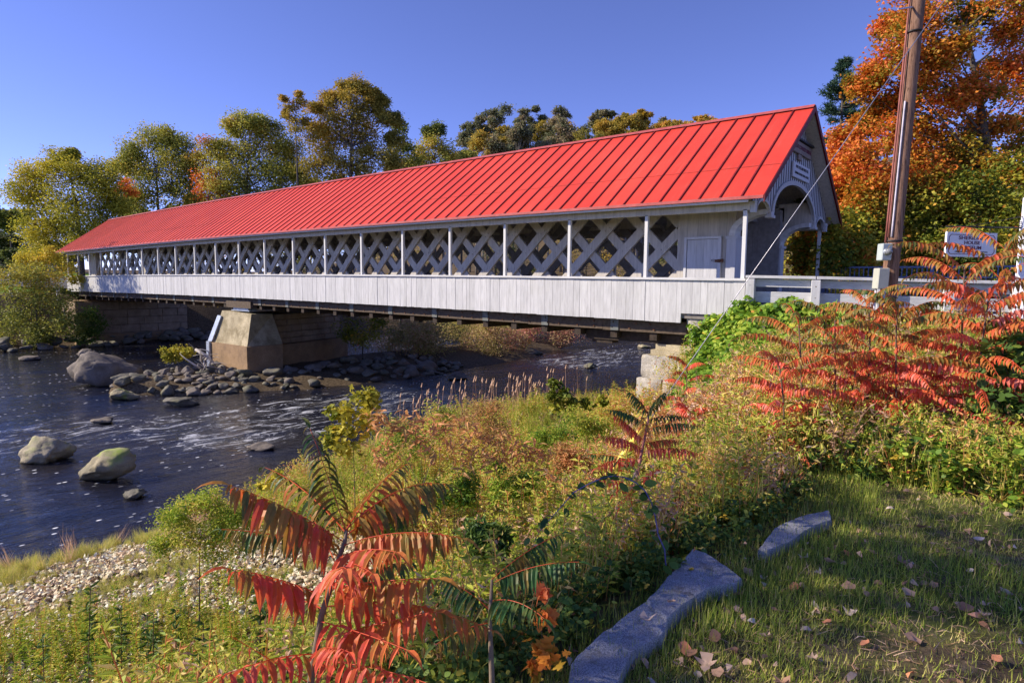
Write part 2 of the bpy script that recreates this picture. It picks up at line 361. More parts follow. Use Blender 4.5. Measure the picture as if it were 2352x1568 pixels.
c = b.mix(b.ramp(b.math('MULTIPLY', b.math('ADD', sx0.outputs[0], 20.), -.2), [(.1, 0.), (.4, 1.)]), c, b.mix(b.ramp(n2, [(.35, 0.), (.65, 1.)]), (.05, .035, .02), (.17, .13, .085)))
sx = b.n("SeparateXYZ"); b.l(v, sx.inputs[0])
farm = b.ramp(b.math('MULTIPLY', b.math('ADD', sx.outputs[0], 64.), -.2), [(0, 0.), (.5, 1.)])
farm = b.math('MULTIPLY', farm, b.ramp(b.math('MULTIPLY', sx.outputs[1], .02), [(.5, 1.), (.62, 0.)]))
c = b.mix(farm, c, b.mix(b.ramp(n2, [(.3, 0.), (.7, 1.)]), (.10, .20, .015), (.17, .28, .03)))
b.bump(n2, .6, .04); M['ground'] = b.fin(c, .95, .1)
G = np.stack([XX, YY, ZZ], -1); mb = MB(); mb.grid(G)
tag(mb.build('ground', M['ground'], smooth=True), kind='structure')
bpy.data.objects['ground'].data.flip_normals()

# water
wx = np.concatenate([np.linspace(-80, -60, 15), np.linspace(-59.6, -10, 250), np.linspace(-8, 0, 4)])
wy = np.concatenate([np.linspace(-120, -8, 18), np.linspace(-7.7, 45, 240), np.linspace(46, 150, 60)])
WX, WY = np.meshgrid(wx, wy, indexing='ij')
def rapid(x, y):
    r = np.zeros_like(x)
    for (cx, cy, sx_, sy_) in ((-22, 12.5, 3, 5), (-21.5, 16, 3, 3), (-20, 10, 2.5, 3), (-24, 40, 5, 6), (-22, 33, 4, 4), (-25, 6, 3, 4)):
        r += np.exp(-((x-cx)/sx_)**2-((y-cy)/sy_)**2)
    return np.clip(r, 0, 1)
RP = rapid(WX, WY)
wn = np.array([[mnoise.fractal(Vector((x*1.1, y*.55, 9.)), 1., 2., 3) for y in wy] for x in wx])
WZ = wn*(.015+.075*RP)
b = NB('river_water')
v = b.coord((1, .38, 1), 'World', (0, 0, R(-8))); n1 = b.noise(v, 1.6, 6, .6, .6); n2 = b.noise(v, 7, 4, .6, .3); n3 = b.noise(v, .35, 3)
hsum = b.math('ADD', n1, b.math('MULTIPLY', n2, .35))
b.bump(hsum, .85, .14)
c = b.mix(b.ramp(n3, [(.35, 0.), (.65, 1.)]), (.008, .013, .034), (.024, .020, .018))
ra = b.attr('rapid')
f1 = b.noise(b.coord((1, .3, 1), 'World', (0, 0, R(-8))), 2.2, 10, .78, 1.2)
thr = b.math('ADD', f1, b.math('MULTIPLY', ra, .17))
foam = b.ramp(thr, [(.69, 0.), (.78, .75)])
v3 = b.coord((1, .55, 1), 'World'); dots = b.n("TexVoronoi"); dots.inputs['Scale'].default_value = 5.5; b.l(v3, dots.inputs['Vector'])
band = b.ramp(b.noise(b.coord((1, .15, 1), 'World', (0, 0, R(-8))), .7, 4), [(.47, 0.), (.58, 1.)])
dm = b.math('MULTIPLY', b.ramp(dots.outputs['Distance'], [(.13, 1.), (.20, 0.)]), band)
rnd = b.n("SeparateColor"); b.l(dots.outputs['Color'], rnd.inputs[0])
dm = b.math('MULTIPLY', dm, b.ramp(rnd.outputs[0], [(.45, 0.), (.5, 1.)]))
fm = b.math('MAXIMUM', foam, dm)
c = b.mix(fm, c, (.78, .80, .84)); b.fin(c, b.ramp(fm, [(0, .07), (1, .7)]), .5); M['water'] = b.m
mb = MB(); mb.grid(np.stack([WX, WY, WZ], -1)); wo = mb.build('water', M['water'], smooth=True); wo.data.flip_normals()
a = wo.data.attributes.new('rapid', 'FLOAT', 'POINT'); a.data.foreach_set('value', RP.ravel().astype(np.float32))
tag(wo, kind='structure')

# road on the near side and the far side
mb = MB(); g = np.array([[[x, y, 4.375+.02*max(0, x+5.4)] for y in np.linspace(15.9, 23.0, 4)] for x in np.linspace(-5.9, 60, 40)]); mb.grid(g)
o = mb.build('road', M['asphalt']); o.data.flip_normals(); tag(o, kind='structure')
mb = MB(); g = np.array([[[x, y, max(4.35, gz(x, y)+.06)] for y in np.linspace(15.6, 22.6, 4)] for x in np.linspace(-140, -59, 40)]); mb.grid(g)
o = mb.build('road', M['asphalt']); o.data.flip_normals(); tag(o, kind='structure')

# ------------------------------------------------------------------ covered bridge
X0, BAY, YF = -8.13, 2.54, 15.47
YC = 19.02
def cb(x): return .117*(1-((x+30.5)/25.5)**2)
ZTOP, ZBOT, ZE, ZR = 5.33, 4.15, 7.22, 10.10
XN, XF = -4.92, -60.47
bridge = empty('covered_bridge', (-32, 15.5, 4), 'long white covered bridge with red metal roof spanning the river', 'covered bridge')
def rz_(y): return ZE+(ZR-ZE)*(1-abs(y-YC)/(YC-15.11))
# roof sheets
th = .06
mb = MB(); xsr = np.linspace(XF, XN, 120)
for side in (0, 1):
    ye = 15.11 if side == 0 else 2*YC-15.11
    ysr = np.linspace(ye, YC, 9)
    top = np.array([[[x, y, rz_(y)+cb(x)+th] for y in ysr] for x in xsr]); bot = top-np.array([0, 0, th])
    if side == 0: mb.grid(top[:, ::-1][:, ::-1])
    else: mb.grid(top)
roofo = mb.build('roof', M['roof'], bridge)
mb = MB(); seams = np.arange(XN-.52, XF, -.535)
for x in seams:
    for ye in (15.11, 2*YC-15.11):
        pts = [(x+.0, y, rz_(y)+cb(x)+th+.012) for y in (ye, YC)]
        mb.beam(pts[0], pts[1], .035, .045)
mb.build('roof_seams', M['seam'], roofo)
mb = MB()       # faint horizontal lap of the sheets
for i in range(60):
    xa = XN-.02-i*.9; xb_ = xa-.9
    if xb_ < -50: break
    y = 16.35; mb.beam((xa, y, rz_(y)+cb(xa)+th+.004), (xb_, y, rz_(y)+cb(xb_)+th+.004), .018, .006)
mb.build('sheet_lap', M['seam'], roofo)
mb = MB()
for i in range(40):
    xa = XN+.01-(XN-XF)*i/40; xb_ = XN+.01-(XN-XF)*(i+1)/40
    for s in (-1, 1):
        z = ZR+th; P = [(xa, YC, z+cb(xa)+.05), (xb_, YC, z+cb(xb_)+.05), (xb_, YC+s*.16, z+cb(xb_)-.06), (xa, YC+s*.16, z+cb(xa)-.06)]
        mb.add(P, [[0, 1, 2, 3]] if s < 0 else [[3, 2, 1, 0]])
mb.build('ridge_cap', M['ridge'], roofo)
# soffit, rafters and boards below the sheets
for ye in (15.15, 2*YC-15.15):
    mb = MB(); G = np.array([[[x, y, rz_(y)+cb(x)-.03] for y in np.linspace(ye, YC, 6)] for x in np.linspace(XF+.03, XN-.03, 80)]); mb.grid(G); mb.build('roof_boards', M['white_dirty'], bridge)
# eave fascia with white drip edge
def long_box(mb, xa, xb_, ya, yb, za, zb_, n=30, t=1.):
    for i in range(n):
        p = xa+(xb_-xa)*i/n; q = xa+(xb_-xa)*(i+1)/n; zc0, zc1 = cb(p), cb(q)
        V = [[p, ya, za+zc0], [q, ya, za+zc1], [q, yb, za+zc1], [p, yb, za+zc0], [p, ya, zb_+zc0], [q, ya, zb_+zc1], [q, yb, zb_+zc1], [p, yb, zb_+zc0]]
        mb.add(V, [[0, 3, 2, 1], [4, 5, 6, 7], [0, 1, 5, 4], [1, 2, 6, 5], [2, 3, 7, 6], [3, 0, 4, 7]], t)
for ya_ in (15.08, 2*YC-15.14): mb = MB(); long_box(mb, XF, XN, ya_, ya_+.06, ZE+.0, ZE+.075); mb.build('eave_trim', M['ridge'], bridge)
for ya_ in (15.145, 2*YC-15.20): mb = MB(); long_box(mb, XF, -5.3, ya_, ya_+.055, ZE-.06, ZE-.005); mb.build('fascia', M['white_trim'], bridge)
for x in (XN+.005, XF-.035):
    for s in (-1, 1):
        mb = MB(); ye = YC+s*3.93; z0, z1 = ZE+cb(x)+.01, ZR+cb(x)+.01
        mb.prism([(x, ye, z0-.10), (x, ye, z0+.07), (x, YC, z1+.07), (x, YC, z1-.10)], (.03, 0, 0)); mb.build('rake_trim', M['rake'], bridge)
# plates over the walkway posts and over the trusses
for y in (YF+.0, 2*YC-YF-.12): mb = MB(); long_box(mb, -59.2, -5.36, y, y+.12, 7.0, 7.20); mb.build('eave_plate', M['white_dirty'], bridge)
for y in (16.95, 20.93): mb = MB(); long_box(mb, -57.6, -6.15, y, y+.22, 7.18, 7.62); mb.build('top_chord', M['white_dirty'], bridge)
# parapet skirt of irregular vertical boards
def skirt(y0, sgn, xa, xb_):
    mb = MB(); x = xa
    while x > xb_:
        w = rng.choice([.13, .15, .18, .22, .26, .30]); w = min(w, x-xb_+.01); d = rng.uniform(0, .014)
        z0 = ZBOT+cb(x) + rng.uniform(-.006, .006); z1 = ZTOP+cb(x)-.05
        if x > -6.9: z0 = ZBOT+.27
        ya = y0-sgn*d; mb.box((x-w+.006, min(ya, y0+sgn*.05), z0), (x, max(ya, y0+sgn*.05), z1), rng.uniform(.3, 1.)); x -= w
    return mb
mb = skirt(YF, 1, -5.38, -59.3); mb.build('skirt', M['white'], bridge)
mb = skirt(2*YC-YF, -1, -5.38, -59.3); mb.build('skirt', M['white'], bridge)
for y in (YF, 2*YC-YF): mb = MB(); long_box(mb, -59.3, -5.36, y-.07, y+.12, ZTOP-.048, ZTOP+.012); mb.build('parapet_cap', M['white_h'], bridge)
# walkway floor and carriageway floor, inner closing boards
mb = MB(); long_box(mb, -59.3, -5.4, YF+.06, 2*YC-YF-.06, ZBOT+.12, ZBOT+.2); mb.build('deck', M['deck'], bridge)
# walkway posts
for side in (0, 1):
    y = YF+.0 if side == 0 else 2*YC-YF-.09
    for t in [-1.05]+list(range(0, 21)):
        x = X0-BAY*t; z0, z1 = ZTOP+cb(x)+.008, 7.02+cb(x)
        mb = MB(); mb.box((x-.045, y, z0), (x+.045, y+.09, z1)); mb.build('post', M['white_trim'], bridge)
# lattice trusses: planks of both slopes, treenails on the crossings
pm = M['white_dirty']
def truss(y0, single, xa=-7.85, xb_=-57.2, z0=4.3, z1=7.45):
    planks = []
    sp = BAY/2
    for k in range(-8, 60):
        for dirn, yy in ((1, y0), (-1, y0+.085)):
            a = -60+k*sp*1.0 + (.16 if dirn == 1 else .16)
            x0_ = a; x1_ = a+dirn*(z1-z0)*1.03; za, zb_ = z0, z1
            if min(x0_, x1_) < xb_-2.5 or max(x0_, x1_) > xa+3.2: continue
            def clip(xc, hi):
                nonlocal x0_, x1_, za, zb_
                if (x0_ > xc) == hi and (x1_ > xc) == hi: return False
                if (x0_ > xc) == hi: f = (xc-x0_)/(x1_-x0_); za = za+f*(zb_-za); x0_ = xc
                elif (x1_ > xc) == hi: f = (xc-x0_)/(x1_-x0_); zb_ = za+f*(zb_-za); x1_ = xc
                return True
            if not clip(xa, True) or not clip(xb_, False): continue
            if zb_-za < .15: continue
            planks.append(((x0_, yy, za+cb(x0_)), (x1_, yy, zb_+cb(x1_)), dirn))
    return planks
P1 = truss(17.0, True)
for a_, b_, dn in P1:
    mb = MB(); mb.beam(a_, b_, .08, .275, rng.uniform(.2, 1), up=(1 if dn < 0 else -1, 0, 1))
    L = np.array(b_)-np.array(a_); 
    for f in np.arange(.2, 1, .2):
        if dn > 0:
            for s in (-1, 1):
                p = np.array(a_)+L*f+np.array([s*.07, -.05, s*.05]); mb.tube([p-[0, .012, 0], p+[0, .02, 0]], .022, 6, 0.)
    mb.build('lattice_plank', pm, bridge)
mb = MB()
for a_, b_, dn in truss(20.95, False): mb.beam(a_, b_, .08, .275, .5, up=(1 if dn < 0 else -1, 0, 1))
mb.build('lattice_truss', M['inside'], bridge)
mb = MB()       # lower chords hidden behind the parapet, tie beams and braces overhead
for y in (16.93, 20.9): long_box(mb, -57.4, -6.2, y, y+.30, 4.32, 4.75)
for x in np.arange(-56, -7, BAY):
    mb.box((x-.1, 16.9, 7.25+cb(x)), (x+.1, 21.2, 7.45+cb(x)))
    mb.beam((x, 17.1, 7.0+cb(x)), (x, 18.3, 8.3+cb(x)), .12, .12, up=(1, 0, 0)); mb.beam((x, 21.0, 7.0+cb(x)), (x, 19.7, 8.3+cb(x)), .12, .12, up=(1, 0, 0))
mb.box((-7.1, 16.9, 7.2), (-6.9, 21.2, 7.42)); mb.box((-6.5, 17.1, 7.7), (-6.38, 21.0, 7.9))
tag(mb.build('tie_beams', M['inside'], bridge), kind='stuff')
# boarded truss ends at both portals, with arched brackets
def end_panel(y, x0_, x1_, nm='end_panel', mat=None, face=-1):
    mb = MB(); x = x0_
    while x < x1_-.01:
        w = min(rng.choice([.16, .22, .3]), x1_-x); mb.box((x, y-.06, 4.4), (x+w-.005, y+.3+rng.uniform(0, .004), 7.45+.1), rng.uniform(.2, 1)); x += w
    return mb.build(nm, mat or M['white_dirty'], bridge)
end_panel(16.95, -7.86, -6.18); end_panel(20.75, -7.86, -6.18, mat=M['inside'])
end_panel(16.95, -58.6, -57.1); end_panel(20.75, -58.6, -57.1)
# access door in the near panel
mb = MB(); y = 16.80
for i, (a_, w) in enumerate([(0, .27), (.27, .22), (.49, .20), (.69, .2)]): mb.box((-7.53+a_+.004, y+.02, 5.0), (-7.53+a_+w, y+.07, 6.43), [.9, .6, 1, .8][i])
door = mb.build('door', M['white'], bridge)
mb = MB(); mb.box((-7.62, y, 5.0), (-7.545, y+.08, 6.51)); mb.box((-6.63, y, 5.0), (-6.55, y+.08, 6.51)); mb.box((-7.543, y, 6.445), (-6.632, y+.08, 6.51))
mb.build('door_frame', M['white_trim'], door)
mb = MB(); mb.tube([(-6.80, y-.005, 5.86), (-6.74, y-.012, 5.875), (-6.66, y-.012, 5.86)], .006, 6); mb.tube([(-6.80, y-.005, 5.86), (-6.80, y-.005, 5.83), (-6.66, y-.01, 5.82)], .006, 6)
mb.build('hasp', M['iron'], door)
mb = MB(); mb.box((-6.62, y-.05, 5.79), (-6.54, y-.003, 5.88)); mb.box((-6.70, y-.03, 5.80), (-6.62, y-.012, 5.87)); mb.box((-6.53, y-.05, 5.80), (-6.46, y-.003, 5.89))
bevel(mb.build('padlock', M['rust'], door), .012)
mb = MB(); mb.box((-6.40, 16.80, 5.0), (-6.22, 16.886, 6.42)); mb.box((-6.26, 16.78, 5.0), (-6.14, 17.25, 6.42)); mb.box((-6.42, 16.77, 6.42), (-6.12, 17.26, 6.50))
mb.build('corner_pilaster', M['gable'], bridge)
mb = MB(); mb.box((-6.42, 20.76, 4.4), (-6.14, 20.99+.1, 6.35)); mb.box((-6.44, 20.70, 6.35), (-6.10, 21.16, 6.43)); mb.build('corner_pilaster', M['gable'], bridge)
def bracket(y, xw, zs, xg, zt_, s=1, w=.24):
    mb = MB(); N = 14; ang = np.linspace(0, math.pi/2, N)
    inner = [(xg-(xg-xw)*math.cos(t), zs+(zt_-zs)*math.sin(t)) for t in ang]
    outer = [(xg-(xg-xw+.16*s)*math.cos(t), zs+(zt_-zs+.13)*math.sin(t)) for t in ang]
    for i in range(N-1):
        (a, b_), (c_, d_) = inner[i], inner[i+1]; (e, f), (g_, h) = outer[i], outer[i+1]
        V = [(x, yy, z) for yy in (y-.24, y-.10+w) for x, z in ((a, b_), (c_, d_), (g_, h), (e, f))]
        mb.add(V, [[0, 1, 2, 3], [7, 6, 5, 4], [0, 4, 5, 1], [1, 5, 6, 2], [2, 6, 7, 3], [3, 7, 4, 0]], .6+.4*(i % 2))
    br = mb.build('arched_bracket', M['white_trim'], bridge)
    mb = MB()
    for i in range(N-1):
        (e, f), (g_, h) = outer[i], outer[i+1]
        V = [(x, yy, z) for yy in (y-.04, y+.04) for x, z in ((e, f), (g_, h), (g_, 7.75), (e, 7.75))]
        mb.add(V, [[0, 1, 2, 3], [7, 6, 5, 4], [0, 4, 5, 1], [1, 5, 6, 2], [2, 6, 7, 3], [3, 7, 4, 0]], .6)
    mb.build('bracket_panel', M['white_dirty'], br)
bracket(16.97, -6.16, 6.50, -5.34, 7.02); bracket(20.97, -6.16, 6.43, -5.34, 6.98)
bracket(16.97, -58.6, 6.5, -59.4, 7.0, -1)
# gable wall with arches
def gable(x, name='gable', d=.06, sg=1):
    YL, YR = 15.5, 2*YC-15.5; hw = 2.0
    def low(y):
        dy = abs(y-YC)
        if dy <= hw: return 7.08+.93*math.sqrt(max(0, 1-(dy/hw)**2))
        if dy <= hw+.24: return 6.98
        q = (dy-hw-.24)/1.05
        return 7.0+.30*math.sqrt(max(0, 1-(q-.5)**2*4)) if q < 1 else 7.0
    mb = MB(); ysn = np.arange(YL, YR, .04)
    for i, y in enumerate(ysn):
        y2 = min(y+.04, YR); za, zb_ = low(y), low(y2); ta, tb = rz_(y)-.04, rz_(y2)-.04
        if ta-za < .02 and tb-zb_ < .02: continue
        ta = max(ta, za+.001); tb = max(tb, zb_+.001)
        V = [(x, y, za), (x, y2, zb_), (x, y2, tb), (x, y, ta), (x-sg*d, y, za), (x-sg*d, y2, zb_), (x-sg*d, y2, tb), (x-sg*d, y, ta)]
        mb.add(V, [[0, 1, 2, 3], [7, 6, 5, 4], [0, 4, 5, 1]] if sg > 0 else [[3, 2, 1, 0], [4, 5, 6, 7], [1, 5, 4, 0]], .7)
    g_ = mb.build(name, M['gable'], bridge)
    mb = MB()
    for y in np.arange(YL+.12, YR, .2):
        dy = abs(y-YC)
        if rz_(y)-.06 > low(y)+.1: mb.box((min(x, x+sg*.012), y-.014, low(y)+.09), (max(x, x+sg*.012), y+.014, rz_(y)-.05))
    mb.build('board_joints', M['batten'], g_)
    mb = MB(); N = 24
    for i in range(N):
        a0, a1 = math.pi*i/N, math.pi*(i+1)/N
        q = lambda a, e: (YC-(hw+e)*math.cos(a), 7.08+(.93+e)*math.sin(a))
        (a, b_), (c_, d_) = q(a0, -.01), q(a1, -.01); (e, f), (g2, h) = q(a0, .11), q(a1, .11)
        V = [(xx, yy, z) for xx in (x+sg*.014, x+sg*.05) for yy, z in ((a, b_), (c_, d_), (g2, h), (e, f))]
        mb.add(V, [[0, 1, 2, 3], [7, 6, 5, 4], [0, 4, 5, 1], [1, 5, 6, 2], [2, 6, 7, 3], [3, 7, 4, 0]], .9)
    for s in (-1, 1):
        yc = YC+s*(hw+.12); mb.box((min(x-.1, x+sg*.07), yc-.16, 6.93), (max(x-.1, x+sg*.07), yc+.16, 7.0))
        mb.box((x-.02, yc-.12, 7.0), (x+.05, yc+.12, 7.08))
        ye = YC+s*3.45; mb.box((x-.06, ye-.07, 6.95), (x+.06, ye+.07, 7.22))
        for i in range(10):
            a0, a1 = math.pi*i/10, math.pi*(i+1)/10; c0 = YC+s*(hw+.24+.525)
            q = lambda a, e: (c0-(.525+e*0-.0)*math.cos(a), 7.0+(.30+e)*math.sin(a))
            (a, b_), (c_, d_) = q(a0, 0), q(a1, 0); (e, f), (g2, h) = q(a0, .08), q(a1, .08)
            V = [(xx, yy, z) for xx in (x+sg*.013, x+sg*.04) for yy, z in ((a, b_), (c_, d_), (g2, h), (e, f))]
            mb.add(V, [[0, 1, 2, 3], [7, 6, 5, 4], [0, 4, 5, 1], [1, 5, 6, 2], [2, 6, 7, 3], [3, 7, 4, 0]], .9)
    mb.build('arch_trim', M['gable'], g_)
    return g_
gable(-5.30); gable(-60.0, sg=-1)
def text_mesh(name, body, size, loc, rot, mat, parent, ext=.004, align='CENTER', spacing=1., sx=1.):
    cu = bpy.data.curves.new(name, 'FONT'); cu.body = body; cu.size = size; cu.extrude = ext; cu.align_x = align; cu.align_y = 'CENTER'; cu.space_character = spacing; cu.offset = size*.012
    tmp = bpy.data.objects.new(name, cu); me = bpy.data.meshes.new_from_object(tmp); bpy.data.objects.remove(tmp)
    me.materials.clear(); me.materials.append(mat)
    o = bpy.data.objects.new(name, me); COL.objects.link(o); o.scale = (sx, 1, 1)
    o.location = Vector(loc)-parent_loc(parent); o.rotation_euler = rot; o.parent = parent; return o
# signs on the gable (face +X)
sg_ = empty('name_sign', (-5.27, 19.05, 9.05), 'brown carved name board high under the gable peak of the bridge portal', 'sign')
mb = MB(); mb.box((-5.285, 17.95, 8.88), (-5.22, 20.15, 9.22)); mb.box((-5.285, 18.9, 8.72), (-5.235, 19.25, 8.878)); bevel(mb.build('board', M['brownsign'], sg_), .012)
mb = MB(); mb.box((-5.285, 17.9, 9.225), (-5.15, 20.2, 9.275)); mb.build('drip_cap', M['black'], sg_)
text_mesh('lettering', 'ASHUELOT COVERED BRIDGE', .15, (-5.215, 19.05, 9.05), (R(90), 0, R(90)), M['ink'], sg_, .003)
pl_ = empty('notice_board', (-5.27, 19.25, 8.5), 'pale grey notice board with two lines of writing below the brown name board', 'sign')
mb = MB(); mb.box((-5.285, 18.45, 8.20), (-5.23, 20.1, 8.62)); bevel(mb.build('board', M['whiteplaque'], pl_), .01)
text_mesh('lettering', 'FIVE DOLLARS FINE FOR', .115, (-5.225, 19.27, 8.50), (R(90), 0, R(90)), M['iron'], pl_, .002)
text_mesh('lettering', 'DRIVING FASTER THAN A WALK', .095, (-5.225, 19.27, 8.33), (R(90), 0, R(90)), M['iron'], pl_, .002)
# chord beam, floor beams, bolster beams
mb = MB(); x = -7.0
while x > -57.5:
    w = min(rng.uniform(2.4, 4.2), x+57.6); c_ = cb(x-w/2)
    mb.box((x-w+.008, YF+.30, 3.80+c_), (x, YF+.48, 4.14+c_), rng.uniform(.5, 1)); x -= w
mb.build('chord_beam', M['timber'], bridge)
mb = MB()
for x in np.arange(-8, -57, -.62):
    for dz in (-.08, .07): p = np.array([x+rng.uniform(-.1, .1), YF+.29, 3.97+cb(x)+dz]); mb.tube([p-[0, .02, 0], p+[0, .02, 0]], .028, 6)
mb.build('bolts', M['rust'], bridge)
for x in np.arange(-9.2, -56, -BAY):
    mb = MB(); mb.box((x-.13, YF+.27, 3.80+cb(x)), (x+.13, YF+.298, 4.13+cb(x))); mb.build('steel_plate', M['plate'], bridge)
for i, x in enumerate(np.arange(-8.0, -57, -1.27)):
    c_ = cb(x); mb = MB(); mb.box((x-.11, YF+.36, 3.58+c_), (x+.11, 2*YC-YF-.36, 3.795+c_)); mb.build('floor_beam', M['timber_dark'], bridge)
mb = MB()
for y in (16.6, 17.6, 18.6, 19.6, 20.6, 21.5): long_box(mb, -57.5, -7.2, y, y+.25, 3.8, 4.2, 12)
for y0_, x0_ in ((17, -9), (17, -14), (17, -19), (17, -24)): mb.beam((x0_, y0_, 3.6), (x0_-4, y0_+4, 3.6), .12, .15)
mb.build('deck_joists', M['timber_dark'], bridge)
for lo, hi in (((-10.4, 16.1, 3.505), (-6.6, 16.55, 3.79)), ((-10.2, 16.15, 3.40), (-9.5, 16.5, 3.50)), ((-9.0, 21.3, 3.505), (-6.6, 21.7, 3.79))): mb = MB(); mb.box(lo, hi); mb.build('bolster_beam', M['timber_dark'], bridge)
for y in (YF+.20, 21.5): mb = MB(); mb.box((-32.9, y, 3.725), (-30.3, y+.34, 4.08)); mb.build('bolster_beam', M['timber'], bridge)

# ------------------------------------------------------------------ pier
pier = empty('bridge_pier', (-32.5, 17, 0), 'stone river pier with stained concrete pointed nose under the middle of the bridge', 'pier')
XPL, XPR = -34.0, -30.2
def course(mb, p0, p1, z0, z1, depth, nrm, lens=(.7, 1.5), t=(.6, 1)):
    p0 = np.array(p0, float); p1 = np.array(p1, float); L = np.linalg.norm(p1-p0); d = (p1-p0)/L; s = 0; n_ = np.array(nrm, float)
    while s < L-.05:
        w = min(rng.uniform(*lens), L-s); w = L-s if L-s-w < .35 else w; o_ = rng.uniform(-.02, .03)
        a = p0+d*(s+.01); b_ = p0+d*(s+w-.01); q = [a+n_*o_, b_+n_*o_, b_-n_*depth, a-n_*depth]
        V = [(*p, z) for z in (z0+.008, z1-.008) for p in q]
        mb.add(V, [[0, 3, 2, 1], [4, 5, 6, 7], [0, 1, 5, 4], [1, 2, 6, 5], [2, 3, 7, 6], [3, 0, 4, 7]], rng.uniform(*t)); s += w

def loft(mb, rings, t=1.):
    k = len(rings[0]); V = np.array([p for r in rings for p in r], float); F = []
    for i in range(len(rings)-1):
        for j in range(k): a = i*k+j; b_ = i*k+(j+1) % k; F.append([a, b_, b_+k, a+k])
    mb.add(V, F, t); n0 = mb.n-len(V)
    mb.F.setdefault(k, []).append(np.array([[n0+(len(rings)-1)*k+j for j in range(k)]])); mb.T.setdefault(k, []).append(np.ones(1)*t)
mb = MB(); z = 1.75; nr = (.964, .266)
for h in (.30, .33, .36, .32, .30):
    course(mb, (-30.75, 17.2), (-32.1, 22.2), z, z+h, .5, nr); course(mb, (-34.0, 17.2), (-35.3, 22.2), z, z+h, .5, (-.964, -.266)); course(mb, (-35.2, 22.3), (-32.2, 22.3), z, z+h, .5, (0, 1)); z += h
mb.add([(-33.7, 17, -.5), (-31.1, 17, -.5), (-32.5, 22, -.5), (-35.0, 22, -.5), (-33.7, 17, 3.3), (-31.1, 17, 3.3), (-32.5, 22, 3.3), (-35., 22, 3.3)], [[0, 3, 2, 1], [4, 5, 6, 7], [0, 1, 5, 4], [1, 2, 6, 5], [2, 3, 7, 6], [3, 0, 4, 7]], .5)
bevel(mb.build('stone_courses', M['pierstone'], pier), .025, 1)
mb = MB(); loft(mb, [[(-34.3, 17.05, z_), (-30.35, 17.05, z_), (-31.75, 22.5, z_), (-35.7, 22.5, z_)] for z_ in (-.6, 1.74)]); mb.build('footing', M['concrete_d'], pier)
mb = MB(); loft(mb, [[(-33.5, 15.1, 1.86), (-29.85, 15.2, 1.86), (-29.8, 17.1, 1.86), (-34.2, 17.1, 1.86)], [(-32.85, 15.42, 3.55), (-30.1, 15.6, 3.46), (-30.6, 17.0, 3.4), (-33.6, 17.0, 3.5)]]); mb.build('upper_nose', M['concrete'], pier)
mb = MB(); loft(mb, [[(-33.55, 14.95, z_), (-29.7, 15.1, z_), (-29.65, 17.0, z_), (-34.3, 17.0, z_)] for z_ in (-.6, 1.855)]); mb.build('lower_nose', M['concrete_d'], pier)
mb = MB(); mb.prism([(-33.62, 14.86, .2), (-33.28, 14.86, .2), (-33.28, 14.86, 1.90), (-33.62, 14.86, 1.90)], (0, .09, 0)); mb.prism([(-33.60, 14.99, 1.905), (-33.26, 14.99, 1.905), (-32.72, 15.28, 3.25), (-32.98, 15.26, 3.3)], (0, .09, .0)); mb.prism([(-33.70, 14.99, 1.905), (-33.605, 14.99, 1.905), (-32.985, 15.26, 3.3), (-33.06, 15.26, 3.3)], (0, .4, 0))
gp = mb.build('ice_guard', M['steel'], pier)
mb = MB(); mb.box((-32.5, 15.75, 3.56), (-30.6, 16.3, 3.61)); mb.box((-32.4, 15.8, 3.615), (-30.8, 16.25, 3.72)); mb.build('bearing_plate', M['steel'], pier)

# ------------------------------------------------------------------ abutments
ab = empty('stone_abutment', (-7.5, 17, 0), 'pale granite block abutment carrying the near end of the bridge', 'abutment')
def blocks(mb, specs):
    for lo, hi in specs: mb.box(lo, hi, rng.uniform(.7, 1))
def rough_block(name, lo, hi, mat, parent, seed, amp_=.05, cuts=7):
    lo = np.array(lo, float); hi = np.array(hi, float); c = (lo+hi)/2; h = (hi-lo)/2
    bm_n = cuts; V = []; F = []
    idx = {}
    def vid(i, j, k):
        key = (i, j, k)
        if key not in idx:
            p = np.array([i, j, k])/bm_n*2-1; 
            q = np.sign(p)*np.abs(p); r = p/max(1e-6, (np.abs(p)**9).sum()**(1/9)); r = np.clip(p, -1, 1)*.5+r*.5
            w = c+r*h; nn = np.array([mnoise.noise(Vector((w[0]*2.2+seed, w[1]*2.2, w[2]*2.2))), mnoise.noise(Vector((w[0]*2.2, w[1]*2.2+seed, w[2]*2.2))), mnoise.noise(Vector((w[0]*2.2, w[1]*2.2, w[2]*2.2+seed)))])
            idx[key] = len(V); V.append(w+nn*amp_*2)
        return idx[key]
    n_ = bm_n
    for a in range(n_):
        for b_ in range(n_):
            for ax in range(3):
                for s in (0, n_):
                    def mk(u, v_):
                        q = [0, 0, 0]; q[ax] = s; q[(ax+1) % 3] = u; q[(ax+2) % 3] = v_; return vid(*q)
                    f = [mk(a, b_), mk(a+1, b_), mk(a+1, b_+1), mk(a, b_+1)]
                    F.append(f if s else f[::-1])
    return mesh_np(name, V, np.array(F), mat, parent, smooth=False)
bl = [((-8.28, 15.62, 2.55), (-7.25, 16.5, 3.2)), ((-7.24, 15.62, 2.60), (-6.0, 16.5, 3.12)), ((-8.38, 15.58, 1.95), (-7.6, 16.5, 2.54)), ((-7.59, 15.58, 1.95), (-6.2, 16.5, 2.56)), ((-8.46, 15.55, 1.3), (-7.3, 16.5, 1.93)), ((-7.28, 15.55, 1.3), (-6, 16.5, 1.93)), ((-8.5, 15.5, .2), (-6, 16.5, 1.28)),
      ((-6.93, 15.6, 3.95), (-5.9, 16.3, 4.42)), ((-6.85, 15.62, 3.14), (-5.9, 16.3, 3.93))]
